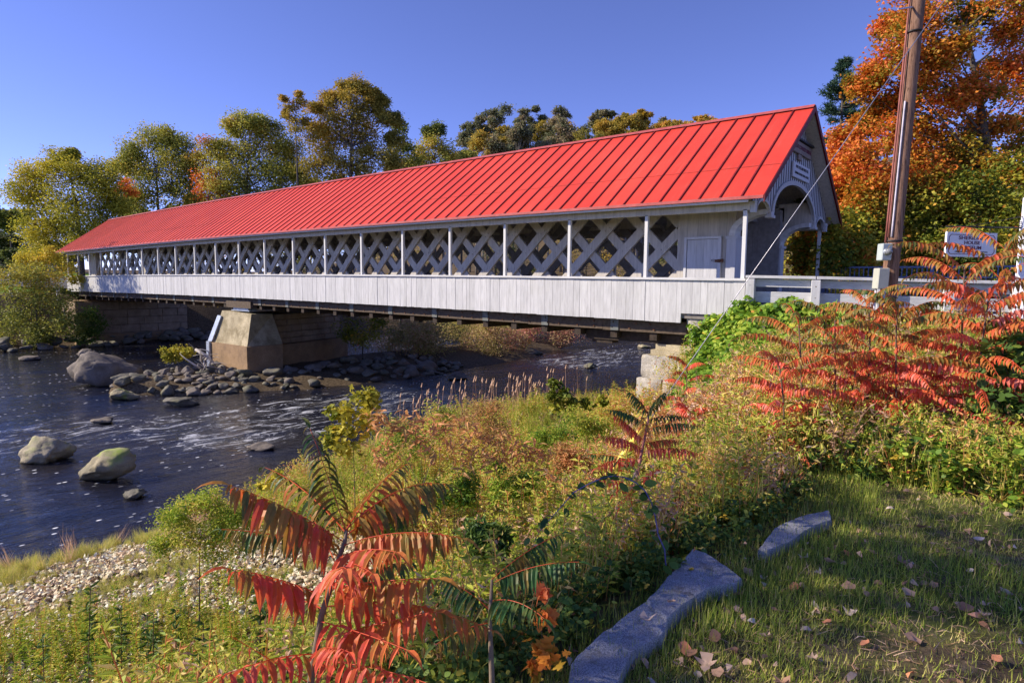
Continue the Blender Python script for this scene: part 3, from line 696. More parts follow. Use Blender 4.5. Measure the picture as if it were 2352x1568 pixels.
for i, (lo, hi) in enumerate(bl): rough_block('granite_block', lo, hi, M['granite'], ab, i*3.3, .035)
mb = MB(); z = .2
for h in (.6, .6, .6, .6, .5):
    course(mb, (-8.3, 16.52), (-8.3, 22.6), z, z+h, .6, (-1, 0), (.8, 1.6)); z += h
mb.box((-7.8, 16.55, .1), (-5.6, 22.5, 3.9)); bevel(mb.build('river_face', M['granite'], ab), .03)
mb = MB(); mb.box((-8.1, 15.9, 3.21), (-6.86, 22.2, 3.34)); mb.box((-8.0, 16.0, 3.342), (-6.86, 22.1, 3.50), .9); mb.box((-8.15, 15.8, 3.125), (-6.86, 22.3, 3.208), .8); mb.build('concrete_seat', M['concrete'], ab)
ab2 = empty('stone_abutment', (-58, 17, 0), 'dark stone block abutment under the far end of the bridge', 'abutment')
mb = MB(); z = .2
for h in (.62, .62, .62, .62, .62):
    course(mb, (-56.6, 15.2), (-56.6, 23.5), z, z+h, .6, (1, 0), (1., 2.)); course(mb, (-60, 15.2), (-56.62, 15.2), z, z+h, .6, (0, -1), (1, 2)); z += h
bevel(mb.build('stone_courses', M['pierstone'], ab2), .03)
mb = MB(); mb.box((-60, 15.3, -.4), (-57, 23.3, 3.4)); mb.build('core', M['concrete_d'], ab2)
mb = MB(); mb.box((-56.55, 15, -.4), (-56.0, 23.6, .75)); mb.build('footing', M['concrete_d'], ab2)

# ------------------------------------------------------------------ white guard rail by the near portal
rail = empty('timber_guard_rail', (-5.2, 15.45, 4.4), 'white timber guard rail with wide posts running from the portal along the road', 'guard rail')
RP_ = [(-5.22, 15.45, 5.42), (-3.82, 15.72, 5.40), (-2.55, 16.05, 5.37), (-1.35, 16.42, 5.34), (-.2, 16.8, 5.32), (1.0, 17.2, 5.30), (2.3, 17.65, 5.28)]
for i, p in enumerate(RP_):
    mb = MB(); d = np.array(RP_[min(i+1, 6)])-np.array(RP_[max(i-1, 0)]); d[2] = 0; d /= np.linalg.norm(d); n_ = np.array([d[1], -d[0], 0])
    q = np.array(p)+n_*.10; mb.beam(q-[0, 0, 1.3], q-[0, 0, .09], .20, .27, up=n_)
    po = mb.build('post', M['white'], rail); bevel(po, .012)
    mb = MB()
    for dz in (-.24, -.5, -.66, -.85): r_ = q+n_*.10+[0, 0, dz]; mb.tube([r_, r_+n_*.035], .016, 6)
    mb.build('bolts', M['rust'], po)
for (o0, h, th_, mt) in ((-.035, .07, .36, 'white_h'), (-.18, .19, .06, 'white_h'), (-.52, .27, .07, 'white_h'), (-.80, .19, .07, 'white_h'), (-1.02, .13, .10, 'white_dirty')):
    mb = MB()
    for i in range(6):
        a = np.array(RP_[i])+[0, 0, o0]; b_ = np.array(RP_[i+1])+[0, 0, o0]
        if th_ > .3: a = a+[0, 0, 0]; 
        d = (b_-a)/np.linalg.norm(b_-a)
        mb.beam(a-d*(.12 if i == 0 else -.003), b_-d*.003, th_, h, rng.uniform(.6, 1), up=(0, 0, 1))
    bevel(mb.build('cap_board' if th_ > .3 else 'rail_board', M[mt], rail), .008)
# blue grey metal railing on the far side of the road
r2 = empty('metal_railing', (-5.4, 23.3, 4.4), 'blue grey metal baluster railing on the far side of the road beyond the portal', 'railing')
xs_ = np.arange(-5.45, 6, .135); mb = MB(); mb.beam((-5.45, 23.3, 5.80), (6, 23.5, 5.80), .06, .05); mb.beam((-5.45, 23.3, 5.48), (6, 23.5, 5.48), .05, .045); mb.beam((-5.45, 23.3, 4.52), (6, 23.5, 4.52), .05, .045); mb.build('rails', M['bluerail'], r2)
mb = MB()
for x in xs_: mb.box((x-.014, 23.29+(x+5.45)*.0174, 4.54), (x+.014, 23.318+(x+5.45)*.0174, 5.78))
mb.build('balusters', M['bluerail'], r2)
for x in (-5.45, -2.35, .75, 3.9):
    mb = MB(); y = 23.27+(x+5.45)*.0174; mb.box((x-.05, y, 4.3), (x+.05, y+.1, 5.88)); mb.build('post', M['bluerail'], r2)
# guard rail at the far end
r3 = empty('timber_guard_rail', (-62, 13, 4), 'distant pale guard rail on the far bank left of the bridge', 'guard rail')
fp = [(-60.0, 15.0), (-62.5, 12.5), (-65, 9.6), (-67.5, 6.8), (-70, 4)]
mb = MB()
for i in range(4):
    for dz in (.35, .62, .9): mb.beam((*fp[i], 4.35+dz), (*fp[i+1], 4.35+dz), .06, .16)
mb.build('rail_board', M['white_h'], r3)
for x, y in fp: mb = MB(); mb.box((x-.1, y-.1, 3.4), (x+.1, y+.1, 5.4)); mb.build('post', M['white_h'], r3)

# ------------------------------------------------------------------ utility pole, boxes, guy wire
pb, pt = np.array([-2.02, 13.27, 3.7]), np.array([-1.93, 14.35, 12.6])
pole = empty('utility_pole', pb, 'tall brown wooden utility pole standing before the white guard rail', 'utility pole')
mb = MB(); mb.tube([pb+(pt-pb)*t for t in np.linspace(0, 1, 14)], np.linspace(.138, .118, 14), 18); mb.build('shaft', M['pole'], pole, True)
rv = np.array([RT.x, RT.y, 0]); rv /= np.linalg.norm(rv); fv = np.array([-rv[1], rv[0], 0])
def on_pole(z, r=.0, f=0.): return pb+(pt-pb)*((z-pb[2])/(pt[2]-pb[2])) + rv*r + fv*f
def conduit(nm, z0, z1, r, f, rad, mat, bend=0):
    mb = MB(); zz = np.linspace(z0, z1, 12); mb.tube([on_pole(z, r+bend*max(0, (z-z1+.5))*.2, f) for z in zz], rad, 8); return mb.build(nm, mat, pole, True)
conduit('conduit', 6.0, 12.5, -.165, -.02, .018, M['pipe_red']); conduit('conduit', 6.1, 8.6, -.11, -.10, .016, M['pipe_pale']); conduit('conduit', 6.1, 9.6, -.15, -.06, .013, M['pipe_red'])
conduit('conduit', 4.0, 5.14, -.2, -.1, .02, M['pipe_red']); conduit('conduit', 4.0, 5.14, -.3, -.10, .022, M['pipe_pale']); conduit('conduit', 4.0, 5.14, -.15, -.12, .018, M['pipe_pale'])
mb = MB()
for z in (6.03, 4.98, 9.9):
    mb.tube([on_pole(z, .143*math.cos(a), .143*math.sin(a)) for a in np.linspace(0, 2*math.pi, 17)], .018, 6)
mb.build('band', M['iron'], pole, True)
mb = MB(); mb.beam(on_pole(10.35, -.12, -.05), on_pole(10.22, -.5, -.25), .025, .025); mb.build('step_bracket', M['steel'], pole)
def pbox(nm, z0, z1, r0, r1, f0, f1, mat, parent=pole, bv=.012):
    mb = MB(); o0 = on_pole(z0); o1 = on_pole(z1)
    V = [o_+rv*r+fv*f for o_ in (o0, o1) for r, f in ((r0, f0), (r1, f0), (r1, f1), (r0, f1))]
    mb.add(V, [[0, 3, 2, 1], [4, 5, 6, 7], [0, 1, 5, 4], [1, 2, 6, 5], [2, 3, 7, 6], [3, 0, 4, 7]]); o = mb.build(nm, mat, parent); bevel(o, bv); return o
mbx = pbox('meter_box', 5.66, 5.97, -.345, -.165, -.26, -.08, M['box_grey'])
pbox('cable_box', 5.14, 5.52, -.37, -.17, -.26, -.07, M['box_beige'])
mb = MB(); c0 = on_pole(5.82, -.265, -.262)
for (r0, r1, f0, f1) in ((.085, .085, 0, -.02),): mb.tube([c0, c0+fv*-.02], .068, 20)
mb.build('meter_ring', M['steel'], mbx, True)
mb = MB(); mb.tube([c0-fv*.02, c0-fv*.08, c0-fv*.11, c0-fv*.12], [.058, .056, .04, .01], 20); mb.build('meter_glass', M['glass'], mbx, True)
mb = MB(); mb.tube([c0-fv*.021, c0-fv*.06], .036, 14); mb.build('meter_dial', M['pipe_pale'], mbx, True)
c0 = on_pole(4.96, -.18, -.12); mb = MB(); mb.tube([c0, c0-rv*.10], .08, 16); lmp = mb.build('flood_lamp', M['box_grey'], pole, True)
mb = MB(); mb.tube([c0-rv*.101, c0-rv*.24, c0-rv*.29, c0-rv*.31], [.07, .07, .055, .02], 16); mb.build('lamp_lens', M['amber'], lmp, True)
guy0, guy1 = at(1400, 1095, 7.2), at(2560, -557, 10.5)
guy = empty('guy_wire', guy0, 'taut grey guy wire rising from the weeds past the utility pole with yellow marker sleeve', 'guy wire')
mb = MB(); mb.tube([guy0, guy0+(guy1-guy0)*.5, guy1], .0055, 6); mb.build('wire', M['wire'], guy, True)
gd = (guy1-guy0)/np.linalg.norm(guy1-guy0); g0 = at(1408, 1083, 7.2); g1 = at(1500, 972, 7.2*1.0)
gl = np.linalg.norm(at(1500, 950, 7.3)-guy0)
mb = MB(); mb.tube([guy0-gd*.6, guy0+gd*gl*.6, guy0+gd*gl*.97], [.06, .056, .03], 10); mb.build('guard_sleeve', M['yellow'], guy, True)

# museum sign
sp_ = at(2340, 700, 9.4); sp_[2] = 4.0; zt = 6.53
sgn = empty('hanging_sign', sp_, 'white hanging sign with maroon lettering and black arrow on white post', 'sign')
mb = MB(); mb.box(sp_-[.07, .07, .3], (sp_[0]+.07, sp_[1]+.07, zt-.33)); mb.box((sp_[0]-.06, sp_[1]-.06, zt-.329), (sp_[0]+.06, sp_[1]+.06, zt)); bevel(mb.build('post', M['sign'], sgn), .01)
A = at(2178, 583, 9.0); B_ = at(2176, 533, 9.0); C_ = at(2322, 527, 9.3)
ux = C_-B_; ux[2] = 0; W_ = np.linalg.norm(ux); ux /= W_; n_ = np.array([ux[1], -ux[0], 0]); W_ = .95; H_ = .36
o0 = np.array([B_[0], B_[1], B_[2]-H_+.01])
mb = MB(); V = [o0+ux*a+n_*c+np.array([0, 0, b_]) for c in (0, -.03) for a, b_ in ((0, 0), (W_, 0), (W_, H_), (0, H_))]
mb.add(V, [[0, 1, 2, 3], [7, 6, 5, 4], [0, 4, 5, 1], [1, 5, 6, 2], [2, 6, 7, 3], [3, 7, 4, 0]]); mb.build('board', M['sign'], sgn)
mb = MB(); i_ = .04; ch = .035; P = [(i_+ch, i_), (W_-i_-ch, i_), (W_-i_, i_+ch), (W_-i_, H_-i_-ch), (W_-i_-ch, H_-i_), (i_+ch, H_-i_), (i_, H_-i_-ch), (i_, i_+ch)]
for k in range(8):
    a, b_ = P[k], P[(k+1) % 8]; w3 = lambda p: o0+ux*p[0]+np.array([0, 0, p[1]])+n_*.003
    mb.beam(w3(a), w3(b_), .004, .007, up=(0, 0, 1) if abs(a[1]-b_[1]) < .02 else tuple(ux))
mb.build('border', M['ink'], sgn)
rz = math.atan2(ux[1], ux[0])
for tx, zz_, sz in (('SHERIDAN', .275, .075), ('HOUSE', .205, .07), ('MUSEUM', .135, .07)):
    text_mesh('lettering', tx, sz, o0+ux*W_*.5+n_*.003+np.array([0, 0, zz_]), (R(90), 0, rz), M['ink'], sgn, .0015, sx=1.45 if tx == 'SHERIDAN' else 1.35)
mb = MB(); w3 = lambda a, b_: o0+ux*a+np.array([0, 0, b_])+n_*.004
mb.beam(w3(.24, .075), w3(.78, .075), .004, .012, up=(0, 0, 1)); mb.prism([w3(.15, .075), w3(.25, .055), w3(.235, .075), w3(.25, .095)], n_*.004); mb.build('arrow', M['black'], sgn)
mb = MB(); top = o0+np.array([0, 0, H_+.07]); e0 = top-ux*.03; e1 = np.array([sp_[0], sp_[1], top[2]+.02]); mb.tube([e0, e1], .012, 6); mb.tube([top+ux*.3, np.array([sp_[0], sp_[1], top[2]+.2])], .005, 5)
for s in (.12, .8): mb.tube([o0+ux*s+np.array([0, 0, H_-.01]), o0+ux*s+np.array([0, 0, H_+.075])], .006, 5)
sc_ = e1-ux*.1+np.array([0, 0, .05]); mb.tube([sc_+ux*math.cos(t)*.045*(1-t/12)+np.array([0, 0, math.sin(t)*.045*(1-t/12)]) for t in np.linspace(0, 9, 26)], .005, 5)
mb.build('bracket', M['iron'], sgn, True)

# ------------------------------------------------------------------ vegetation tools
def tpl(rows, tip=True):        # rows: (a, halfwidth, c) -> strip template
    V = []; F4 = []; F3 = []
    for a, w, c in rows: V += [(a, -w, c), (a, w, c)]
    for i in range(len(rows)-1): F4.append([2*i, 2*i+1, 2*i+3, 2*i+2])
    return np.array(V, float), [np.array(F4)]
T_KITE = (np.array([(0, 0, 0), (.42, -.5, .06), (1, 0, -.06), (.42, .5, .06)]), [np.array([[0, 1, 2, 3]])])
T_FOLD = (np.array([(0, 0, 0), (.4, -.5, .12), (1, 0, -.12), (.4, .5, .12)]), [np.array([[0, 1, 2], [0, 2, 3]])])
def tpl3(rows):
    V = []; F = []
    for a, w, c, f in rows: V += [(a, -w, c+f), (a, 0, c), (a, w, c+f)]
    for i in range(len(rows)-1): F += [[3*i, 3*i+1, 3*i+4, 3*i+3], [3*i+1, 3*i+2, 3*i+5, 3*i+4]]
    return np.array(V, float), [np.array(F)]
T_LANCE = tpl3([(0, .08, 0, 0), (.22, .46, .03, .05), (.5, .44, .01, .06), (.78, .26, -.08, .03), (1, .02, -.24, 0)])
T_BLADE = tpl([(0, .5, 0), (.55, .38, -.06), (1, .04, -.3)])
T_DRY = tpl([(0, .1, 0), (.3, .5, .18), (.7, .45, .10), (1, .05, -.25)])
def star(pts): return (np.array([(a, b_, -.25*b_*b_-.05*a) for a, b_ in pts]), [np.array([list(range(len(pts)))])])
half = [(0, 0), (.05, .34), (.30, .24), (.36, .60), (.52, .42), (.62, .20), (.78, .24)]
T_MAPLE = star(half+[(1.05, 0)]+[(a, -b_) for a, b_ in half[:0:-1]])
T_OVAL = star([(0, 0), (.15, .28), (.45, .42), (.8, .26), (1, 0), (.8, -.26), (.45, -.42), (.15, -.28)])
def unit(v): return v/(np.linalg.norm(v, axis=-1, keepdims=True)+1e-9)
def put(mb, T, P, D, N, L, W, t):
    V, Fs = T; n = len(P); k = len(V)
    if n == 0: return
    D = unit(D); N = unit(N-D*(N*D).sum(1, keepdims=True)); S = np.cross(D, N)
    L = np.broadcast_to(np.asarray(L, float), (n,))[:, None, None]; W = np.broadcast_to(np.asarray(W, float), (n,))[:, None, None]
    G = P[:, None]+D[:, None]*V[None, :, 0:1]*L+S[:, None]*V[None, :, 1:2]*W+N[:, None]*V[None, :, 2:3]*L
    base = mb.n+np.arange(n)*k
    mb.V.append(G.reshape(-1, 3)); mb.n += n*k
    t = np.clip(np.broadcast_to(np.asarray(t, float), (n,)), 0, 1)
    for F in Fs:
        kk = F.shape[1]; FF = (base[:, None, None]+F[None]).reshape(-1, kk)
        mb.F.setdefault(kk, []).append(FF); mb.T.setdefault(kk, []).append(np.repeat(t, len(F)))
def rdir(n, up=0., z=1.):
    v = rng.normal(size=(n, 3)); v[:, 2] = v[:, 2]*z+up; return unit(v)
def bez(a, b_, c, n=7):
    t = np.linspace(0, 1, n)[:, None]; return (1-t)**2*a+2*t*(1-t)*b_+t*t*c

def lobe_tree(name, label, cat, base, lobes, mat, leaf=.2, n_per=260, mu=.5, sd=.14, group=None, bark='bark', tr=.28, T=T_KITE, fl=.75, ncl=9, limb=True, lw=.62, drop=0., tsd=.6):
    """lobes: list of (centre xyz, radius, tint offset)"""
    base = np.array(base, float)
    root = empty(name, base, label, cat, group)
    zc = np.mean([l[0][2] for l in lobes]); zt_ = max(l[0][2] for l in lobes)
    cx = np.mean([l[0][0] for l in lobes]); cy = np.mean([l[0][1] for l in lobes])
    tm = MB(); cm = MB()
    top = np.array([base[0]+(cx-base[0])*.6, base[1]+(cy-base[1])*.6, base[2]+(zt_-base[2])*.8])
    stem = bez(base-[0, 0, .3], base+(top-base)*[.15, .15, .5]+rng.normal(size=3)*tr*.6*[1, 1, 0], top, 9)
    tm.tube(stem, np.linspace(tr, tr*.22, 9), 8)
    Hh = top[2]-base[2]
    for c, r, dt in lobes:
        c = np.array(c, float); horiz = np.linalg.norm(c[:2]-stem[4][:2])
        zs = np.clip(c[2]-horiz*.9-r*.4, base[2]+Hh*.15, top[2]-.3); i = int(np.clip(np.searchsorted(stem[:, 2], zs), 1, 8)); s0 = stem[i]
        if limb:
            P = bez(s0, (s0+c)/2+[0, 0, -.12*horiz]+rng.normal(size=3)*.12*r, c, 7)
            rr = tr*.42*np.clip(r/2.5, .4, 1.2); tm.tube(P, np.linspace(rr, rr*.3, 7), 6)
        m = ncl; d = rdir(m)*(rng.uniform(.15, 1, m)**.5)[:, None]*r*[1, 1, .85]
        nn = int(n_per/m)
        for q in range(m):
            cc = c+d[q]; 
            if limb: tm.tube(bez(c-d[q]*.1, c+d[q]*.4+[0, 0, .05*r], cc, 4), np.linspace(tr*.10, tr*.03, 4), 4, cap=False)
            s = r*.37*rng.uniform(.7, 1.3); P = cc+np.clip(rng.normal(size=(nn, 3)), -1.9, 1.9)*s*[1, 1, fl]
            P[:, 2] -= drop*np.abs(rng.normal(size=nn))*s
            D = rdir(nn, -.2, .6); N = unit(rng.normal(size=(nn, 3))*.7+[0, 0, .8]+d[q]/r*.5)
            L = leaf*rng.uniform(.7, 1.3, nn); t = mu+dt+rng.normal()*sd*.9+rng.normal(size=nn)*sd*tsd
            put(cm, T, P, D, N, L, L*lw, t)
    tm.build('trunk', M[bark], root, True); cm.build('crown', LM[mat], root)
    return root
def L3(u, v, r, d, dt=0., dj=None):
    dj = rng.uniform(-.5, .5)*r*d/F_PX if dj is None else dj
    return (at(u, v, d+dj), r*d/F_PX, dt)
def auto_lobes(c, rad, hh, n, dt=.12):
    out = []
    for i in range(n):
        v = rdir(1)[0]*rng.uniform(.25, .85)**.6; out.append((np.array(c)+v*[rad, rad, hh], rad*rng.uniform(.32, .5), rng.normal()*dt*.5))
    return out

# ------------------------------------------------------------------ trees across the river
def ptree(name, label, d, bu, lobes, mat, leaf, n_per, mu, cat='tree', bz=None, **k):
    b0 = at(bu, 700, d); z = gz(b0[0], b0[1]) if bz is None else bz
    return lobe_tree(name, label, cat, (b0[0], b0[1], z), [L3(u, v, r, d, t) for u, v, r, t in lobes], mat, leaf, n_per, mu, **k)
for k_, (u_, v_) in enumerate([(-60, 600), (-10, 610), (40, 620), (5, 540), (95, 625)]):
    c0 = at(u_, v_, 92); lobe_tree('woodland_tree', ['dark thicket beyond the left picture edge', 'dark thicket at the left picture edge above the meadow', 'dark thicket left of the small house', 'tall dark tree at the left picture edge', 'dark thicket right of the small house'][k_], 'tree', (c0[0], c0[1], gz(c0[0], c0[1])), auto_lobes(c0, 4.5, 2.6 if v_ > 590 else 5, 9), 'dark', .38, 700, .5, ncl=8, tr=.2)
ptree('willow_tree', 'wide yellow green tree at the far left end of the bridge', 62, 190,
      [(85, 400, 36, .1), (60, 450, 36, .05), (120, 370, 30, 0), (165, 400, 45, 0), (215, 395, 36, -.05), (245, 430, 34, .0), (110, 455, 50, .1), (175, 465, 52, 0), (230, 490, 42, -.05), (80, 515, 42, .1), (140, 530, 46, .1), (195, 545, 40, .05), (100, 575, 32, .1), (150, 585, 30, .05), (240, 540, 30, -.05), (270, 470, 26, -.1), (160, 355, 16, 0)],
      'yellow', .21, 3200, .42, tr=.35, ncl=14)
ptree('leafy_tree', 'rounded green tree rising left of the ridge end behind the bridge', 72, 370,
      [(300, 345, 32, .0), (345, 325, 34, -.05), (385, 315, 28, 0), (420, 350, 36, -.1), (370, 380, 46, 0), (310, 400, 38, .05), (425, 410, 36, -.05), (340, 440, 44, 0), (400, 450, 40, -.1), (300, 450, 28, .1), (440, 380, 24, 0), (280, 380, 20, .1)],
      'olive', .23, 3000, .62, ncl=13)
ptree('maple_tree', 'small orange maple between the two green trees behind the bridge roof', 70, 487, [(485, 415, 26, 0), (475, 440, 24, 0), (505, 440, 24, -.1), (490, 330, 26, -.3), (470, 360, 24, -.3)], 'orange', .22, 900, .66)
ptree('maple_tree', 'little orange maple low behind the far end of the roof', 66, 285, [(285, 425, 16, 0), (275, 440, 14, .1), (300, 440, 12, 0)], 'orange', .2, 500, .7)
ptree('leafy_tree', 'broad green tree left of the tallest tree behind the bridge', 70, 560,
      [(545, 290, 26, 0), (580, 280, 30, -.05), (615, 290, 28, 0), (560, 330, 44, .05), (620, 340, 44, 0), (510, 345, 30, .1), (660, 350, 36, .05), (580, 385, 48, -.05), (520, 395, 40, 0), (640, 395, 40, -.05), (500, 430, 36, .1), (570, 435, 40, -.1), (630, 430, 40, -.1), (690, 400, 30, 0)],
      'olive', .23, 3000, .66, ncl=13)
ptree('sparse_tree', 'thin open crowned tree with upright bronze tips beside the tallest tree', 66, 690,
      [(650, 225, 9, .1), (662, 245, 14, 0), (683, 215, 9, .1), (687, 240, 14, 0), (670, 270, 16, 0), (695, 270, 15, 0), (682, 300, 22, 0), (712, 310, 22, 0), (655, 262, 9, 0)], 'golden', .22, 500, .55, ncl=7, tr=.22)
ptree('tall_tree', 'tallest golden green tree rising above the middle of the roof', 68, 800,
      [(820, 195, 20, .05), (790, 210, 22, 0), (845, 215, 22, 0), (760, 235, 24, .1), (730, 255, 20, .1), (810, 245, 34, 0), (860, 250, 26, -.1), (880, 230, 14, -.15), (770, 280, 34, .05), (835, 290, 36, .05), (735, 300, 28, .1), (890, 275, 20, -.1), (800, 325, 40, 0), (750, 345, 36, 0), (850, 340, 34, 0), (905, 320, 20, -.2), (910, 275, 16, -.25), (780, 380, 40, -.1), (840, 385, 36, -.05), (735, 390, 34, -.05), (890, 370, 26, -.1)],
      'golden', .22, 2400, .48, ncl=11, tr=.42)
ptree('leafy_tree', 'bluish green tree at the right shoulder of the tallest tree', 74, 920, [(920, 290, 18, -.1), (915, 330, 22, 0), (935, 340, 20, 0), (905, 370, 28, 0), (945, 370, 22, .1)], 'olive', .24, 900, .3)
ptree('leafy_tree', 'light green tree over the roof right of the tallest tree', 78, 1000, [(1000, 330, 26, .1), (975, 350, 26, .1), (1025, 345, 26, .1), (1000, 370, 30, .15), (960, 375, 26, .1), (1040, 368, 22, .1), (995, 292, 18, -.35), (985, 305, 14, -.35), (1010, 300, 14, -.35)], 'olive', .26, 1100, .62)
# ridge of far trees on the hill
hill = [(1110, 330, 34, .8, ''), (1290, 300, 30, .45, ''), (1400, 300, 34, .65, ''), (1530, 305, 30, .8, ''), (1465, 300, 30, .7, ''), (1170, 320, 30, .35, ''), (1080, 320, 30, .3, 'a dark green tree'), (1095, 285, 22, .2, ''), (1140, 270, 26, .2, ''), (1150, 310, 28, .75, ''), (1120, 345, 34, .45, ''), (1190, 290, 20, .3, ''), (1225, 258, 20, .25, ''), (1235, 310, 34, .6, ''), (1295, 268, 30, .3, ''), (1310, 310, 34, .75, ''), (1375, 268, 20, .2, ''), (1380, 305, 32, .7, ''), (1440, 280, 26, .75, ''), (1475, 262, 16, .8, ''), (1420, 295, 24, .7, ''), (1518, 285, 14, .4, ''), (1560, 290, 22, .85, ''), (1600, 280, 20, .9, ''), (1640, 285, 16, .85, ''), (1190, 345, 30, .5, ''), (1260, 345, 30, .5, ''), (1340, 340, 34, .6, '')]
desc = ['dark green', 'bluish green', 'tall green', 'russet brown', 'pale olive', 'slender green', 'high rounded green', 'golden olive', 'broad dark green', 'dull purple brown', 'small round green', 'brownish grey', 'bronze', 'thin reddish', 'muted brown', 'small dark', 'orange brown', 'bright rust', 'faded orange', 'low olive', 'low green brown', 'wide russet', 'hazy grey green', 'leaning brown', 'feathery olive', 'squat bronze', 'dim green', 'patchy yellow']
for i, (u, v, r, t, _) in enumerate(hill):
    d = 118+rng.uniform(-8, 8); b0 = at(u, 500, d); r_m = r*1.15*d/F_PX
    c0 = at(u, v+4, d); z0 = min(gz(b0[0], b0[1]), c0[2]-6)
    lb = [(c0+np.array([rng.uniform(-1.1, 1.1)*r_m, rng.uniform(-1.1, 1.1)*r_m, rng.uniform(-2.2, .4)*r_m]), r_m*rng.uniform(.3, .5), rng.normal()*.08) for _ in range(14)]+[(c0+np.array([rng.normal()*.2*r_m, 0, r_m*.5]), r_m*.32, 0)]
    nm = ['first', 'second', 'third'][i % 3]
    lobe_tree('hill_tree', desc[i]+' tree on the distant hill above the right half of the roof', 'tree', (b0[0], b0[1], z0), lb, 'golden' if t > .55 else 'dark', .40, 600, t-.2 if t > .55 else t+.35, group='trees on the distant hill', bark='bark_grey', tr=.25, ncl=6)  # dark trees get a raised tint, a slight haze put into the leaf colour
# lower belt of trees filling the gap behind the bridge
for i, (u, v, r, mt, mu) in enumerate([(20, 500, 36, 'dark', .5), (-30, 500, 50, 'dark', .4), (10, 560, 30, 'dark', .35), (50, 590, 26, 'dark', .3), (300, 500, 40, 'dark', .35), (420, 500, 40, 'dark', .45), (450, 470, 30, 'golden', .5), (700, 440, 34, 'olive', .4), (770, 430, 40, 'golden', .4), (860, 420, 36, 'golden', .45), (930, 400, 34, 'rust', .4), (1060, 380, 36, 'olive', .55), (1180, 380, 34, 'golden', .5)]):
    d = 84+rng.uniform(-5, 5); c0 = at(u, v, d); r_m = r*d/F_PX
    lb = [(c0+rdir(1)[0]*r_m*[1, 1, .7]*rng.uniform(.2, 1), r_m*.5, rng.normal()*.06) for _ in range(8)]
    lobe_tree('woodland_tree', ['dark evergreen tree at the far left edge of the meadow', 'dark tree cut by the left picture edge', 'low dark tree above the meadow', 'shady bush at the back of the meadow', 'dark tree behind the low end of the roof', 'dark green tree behind the roof ridge at left', 'golden brown tree low behind the ridge', 'olive tree low between two taller trees', 'golden tree low under the tallest tree', 'golden brown tree right below the tallest crown', 'rusty brown tree behind the roof ridge centre', 'olive tree just over the roof ridge', 'golden tree behind the ridge below the hill trees'][i], 'tree', (c0[0], c0[1], gz(c0[0], c0[1])), lb, 'olive' if mt == 'dark' else mt, .38, 650, mu if mt != 'dark' else mu-.15, ncl=7, tr=.2)
# trees seen through the lattice and under the deck, on the far upstream bank
def bank_tree(x, y, H, rad, mat, mu, label, n=420, leaf=.2, group=None, name='bank_tree', ln=9):
    z = gz(x, y); return lobe_tree(name, label, 'tree', (x, y, z), auto_lobes((x, y, z+H*.55), rad, H*.42, ln), mat, leaf, n, mu, tr=.16, ncl=7, group=group)
bt = [(-64, 36, 9, 4, 'golden', .5), (-70, 44, 11, 5, 'olive', .5), (-62, 48, 11, 5, 'dark', .6), (-78, 34, 9, 4.5, 'golden', .6), (-84, 30, 10, 5, 'olive', .5), (-74, 56, 12, 6, 'dark', .5), (-58, 66, 13, 6, 'dark', .6), (-48, 74, 13, 6, 'golden', .45), (-90, 24, 9, 5, 'dark', .5), (-68, 28, 7, 3.5, 'ygreen', .5), (-55, 33, 9, 3.4, 'olive', .55), (-50, 42, 10, 3.6, 'golden', .5), (-44, 54, 11, 4, 'olive', .6), (-38, 66, 11, 4, 'golden', .55), (-33, 80, 12, 4.5, 'rust', .5), (-61, 28, 8, 3, 'golden', .6), (-40, 84, 12, 5, 'olive', .4), (-24, 80, 12, 5, 'golden', .7), (-14, 74, 12, 5, 'golden', .5), (-12, 56, 11, 4.5, 'ygreen', .5), (-8, 44, 10, 4, 'orange', .5), (-11, 34, 8, 3, 'ygreen', .6), (-50, 58, 12, 4, 'dark', .5), (-20, 66, 9, 4, 'ygreen', .5)]
ORD = ['leftmost', 'second', 'third', 'fourth', 'fifth', 'sixth', 'seventh', 'eighth', 'ninth', 'tenth', 'eleventh', 'twelfth', 'thirteenth', 'fourteenth', 'fifteenth', 'sixteenth', 'seventeenth', 'eighteenth', 'nineteenth', 'twentieth', 'twenty first', 'twenty second', 'twenty third', 'twenty fourth', 'twenty fifth', 'twenty sixth', 'twenty seventh', 'twenty eighth', 'twenty ninth', 'thirtieth']
bt.sort(key=lambda q: (Vector((q[0], q[1], 0)).dot(RT))/(Vector((q[0], q[1], 0)).dot(FW)))
hue = {'olive': 'olive green', 'golden': 'golden', 'dark': 'dull green', 'rust': 'rusty brown', 'ygreen': 'yellow green', 'orange': 'orange'}
for i, (x, y, H, rd, mt, mu) in enumerate(bt): bank_tree(x, y, H, rd, mt, mu, hue[mt]+' streamside tree glimpsed through the bridge lattice, '+(ORD[i]+' from the left' if i else 'leftmost of all'), group='trees behind the bridge lattice')

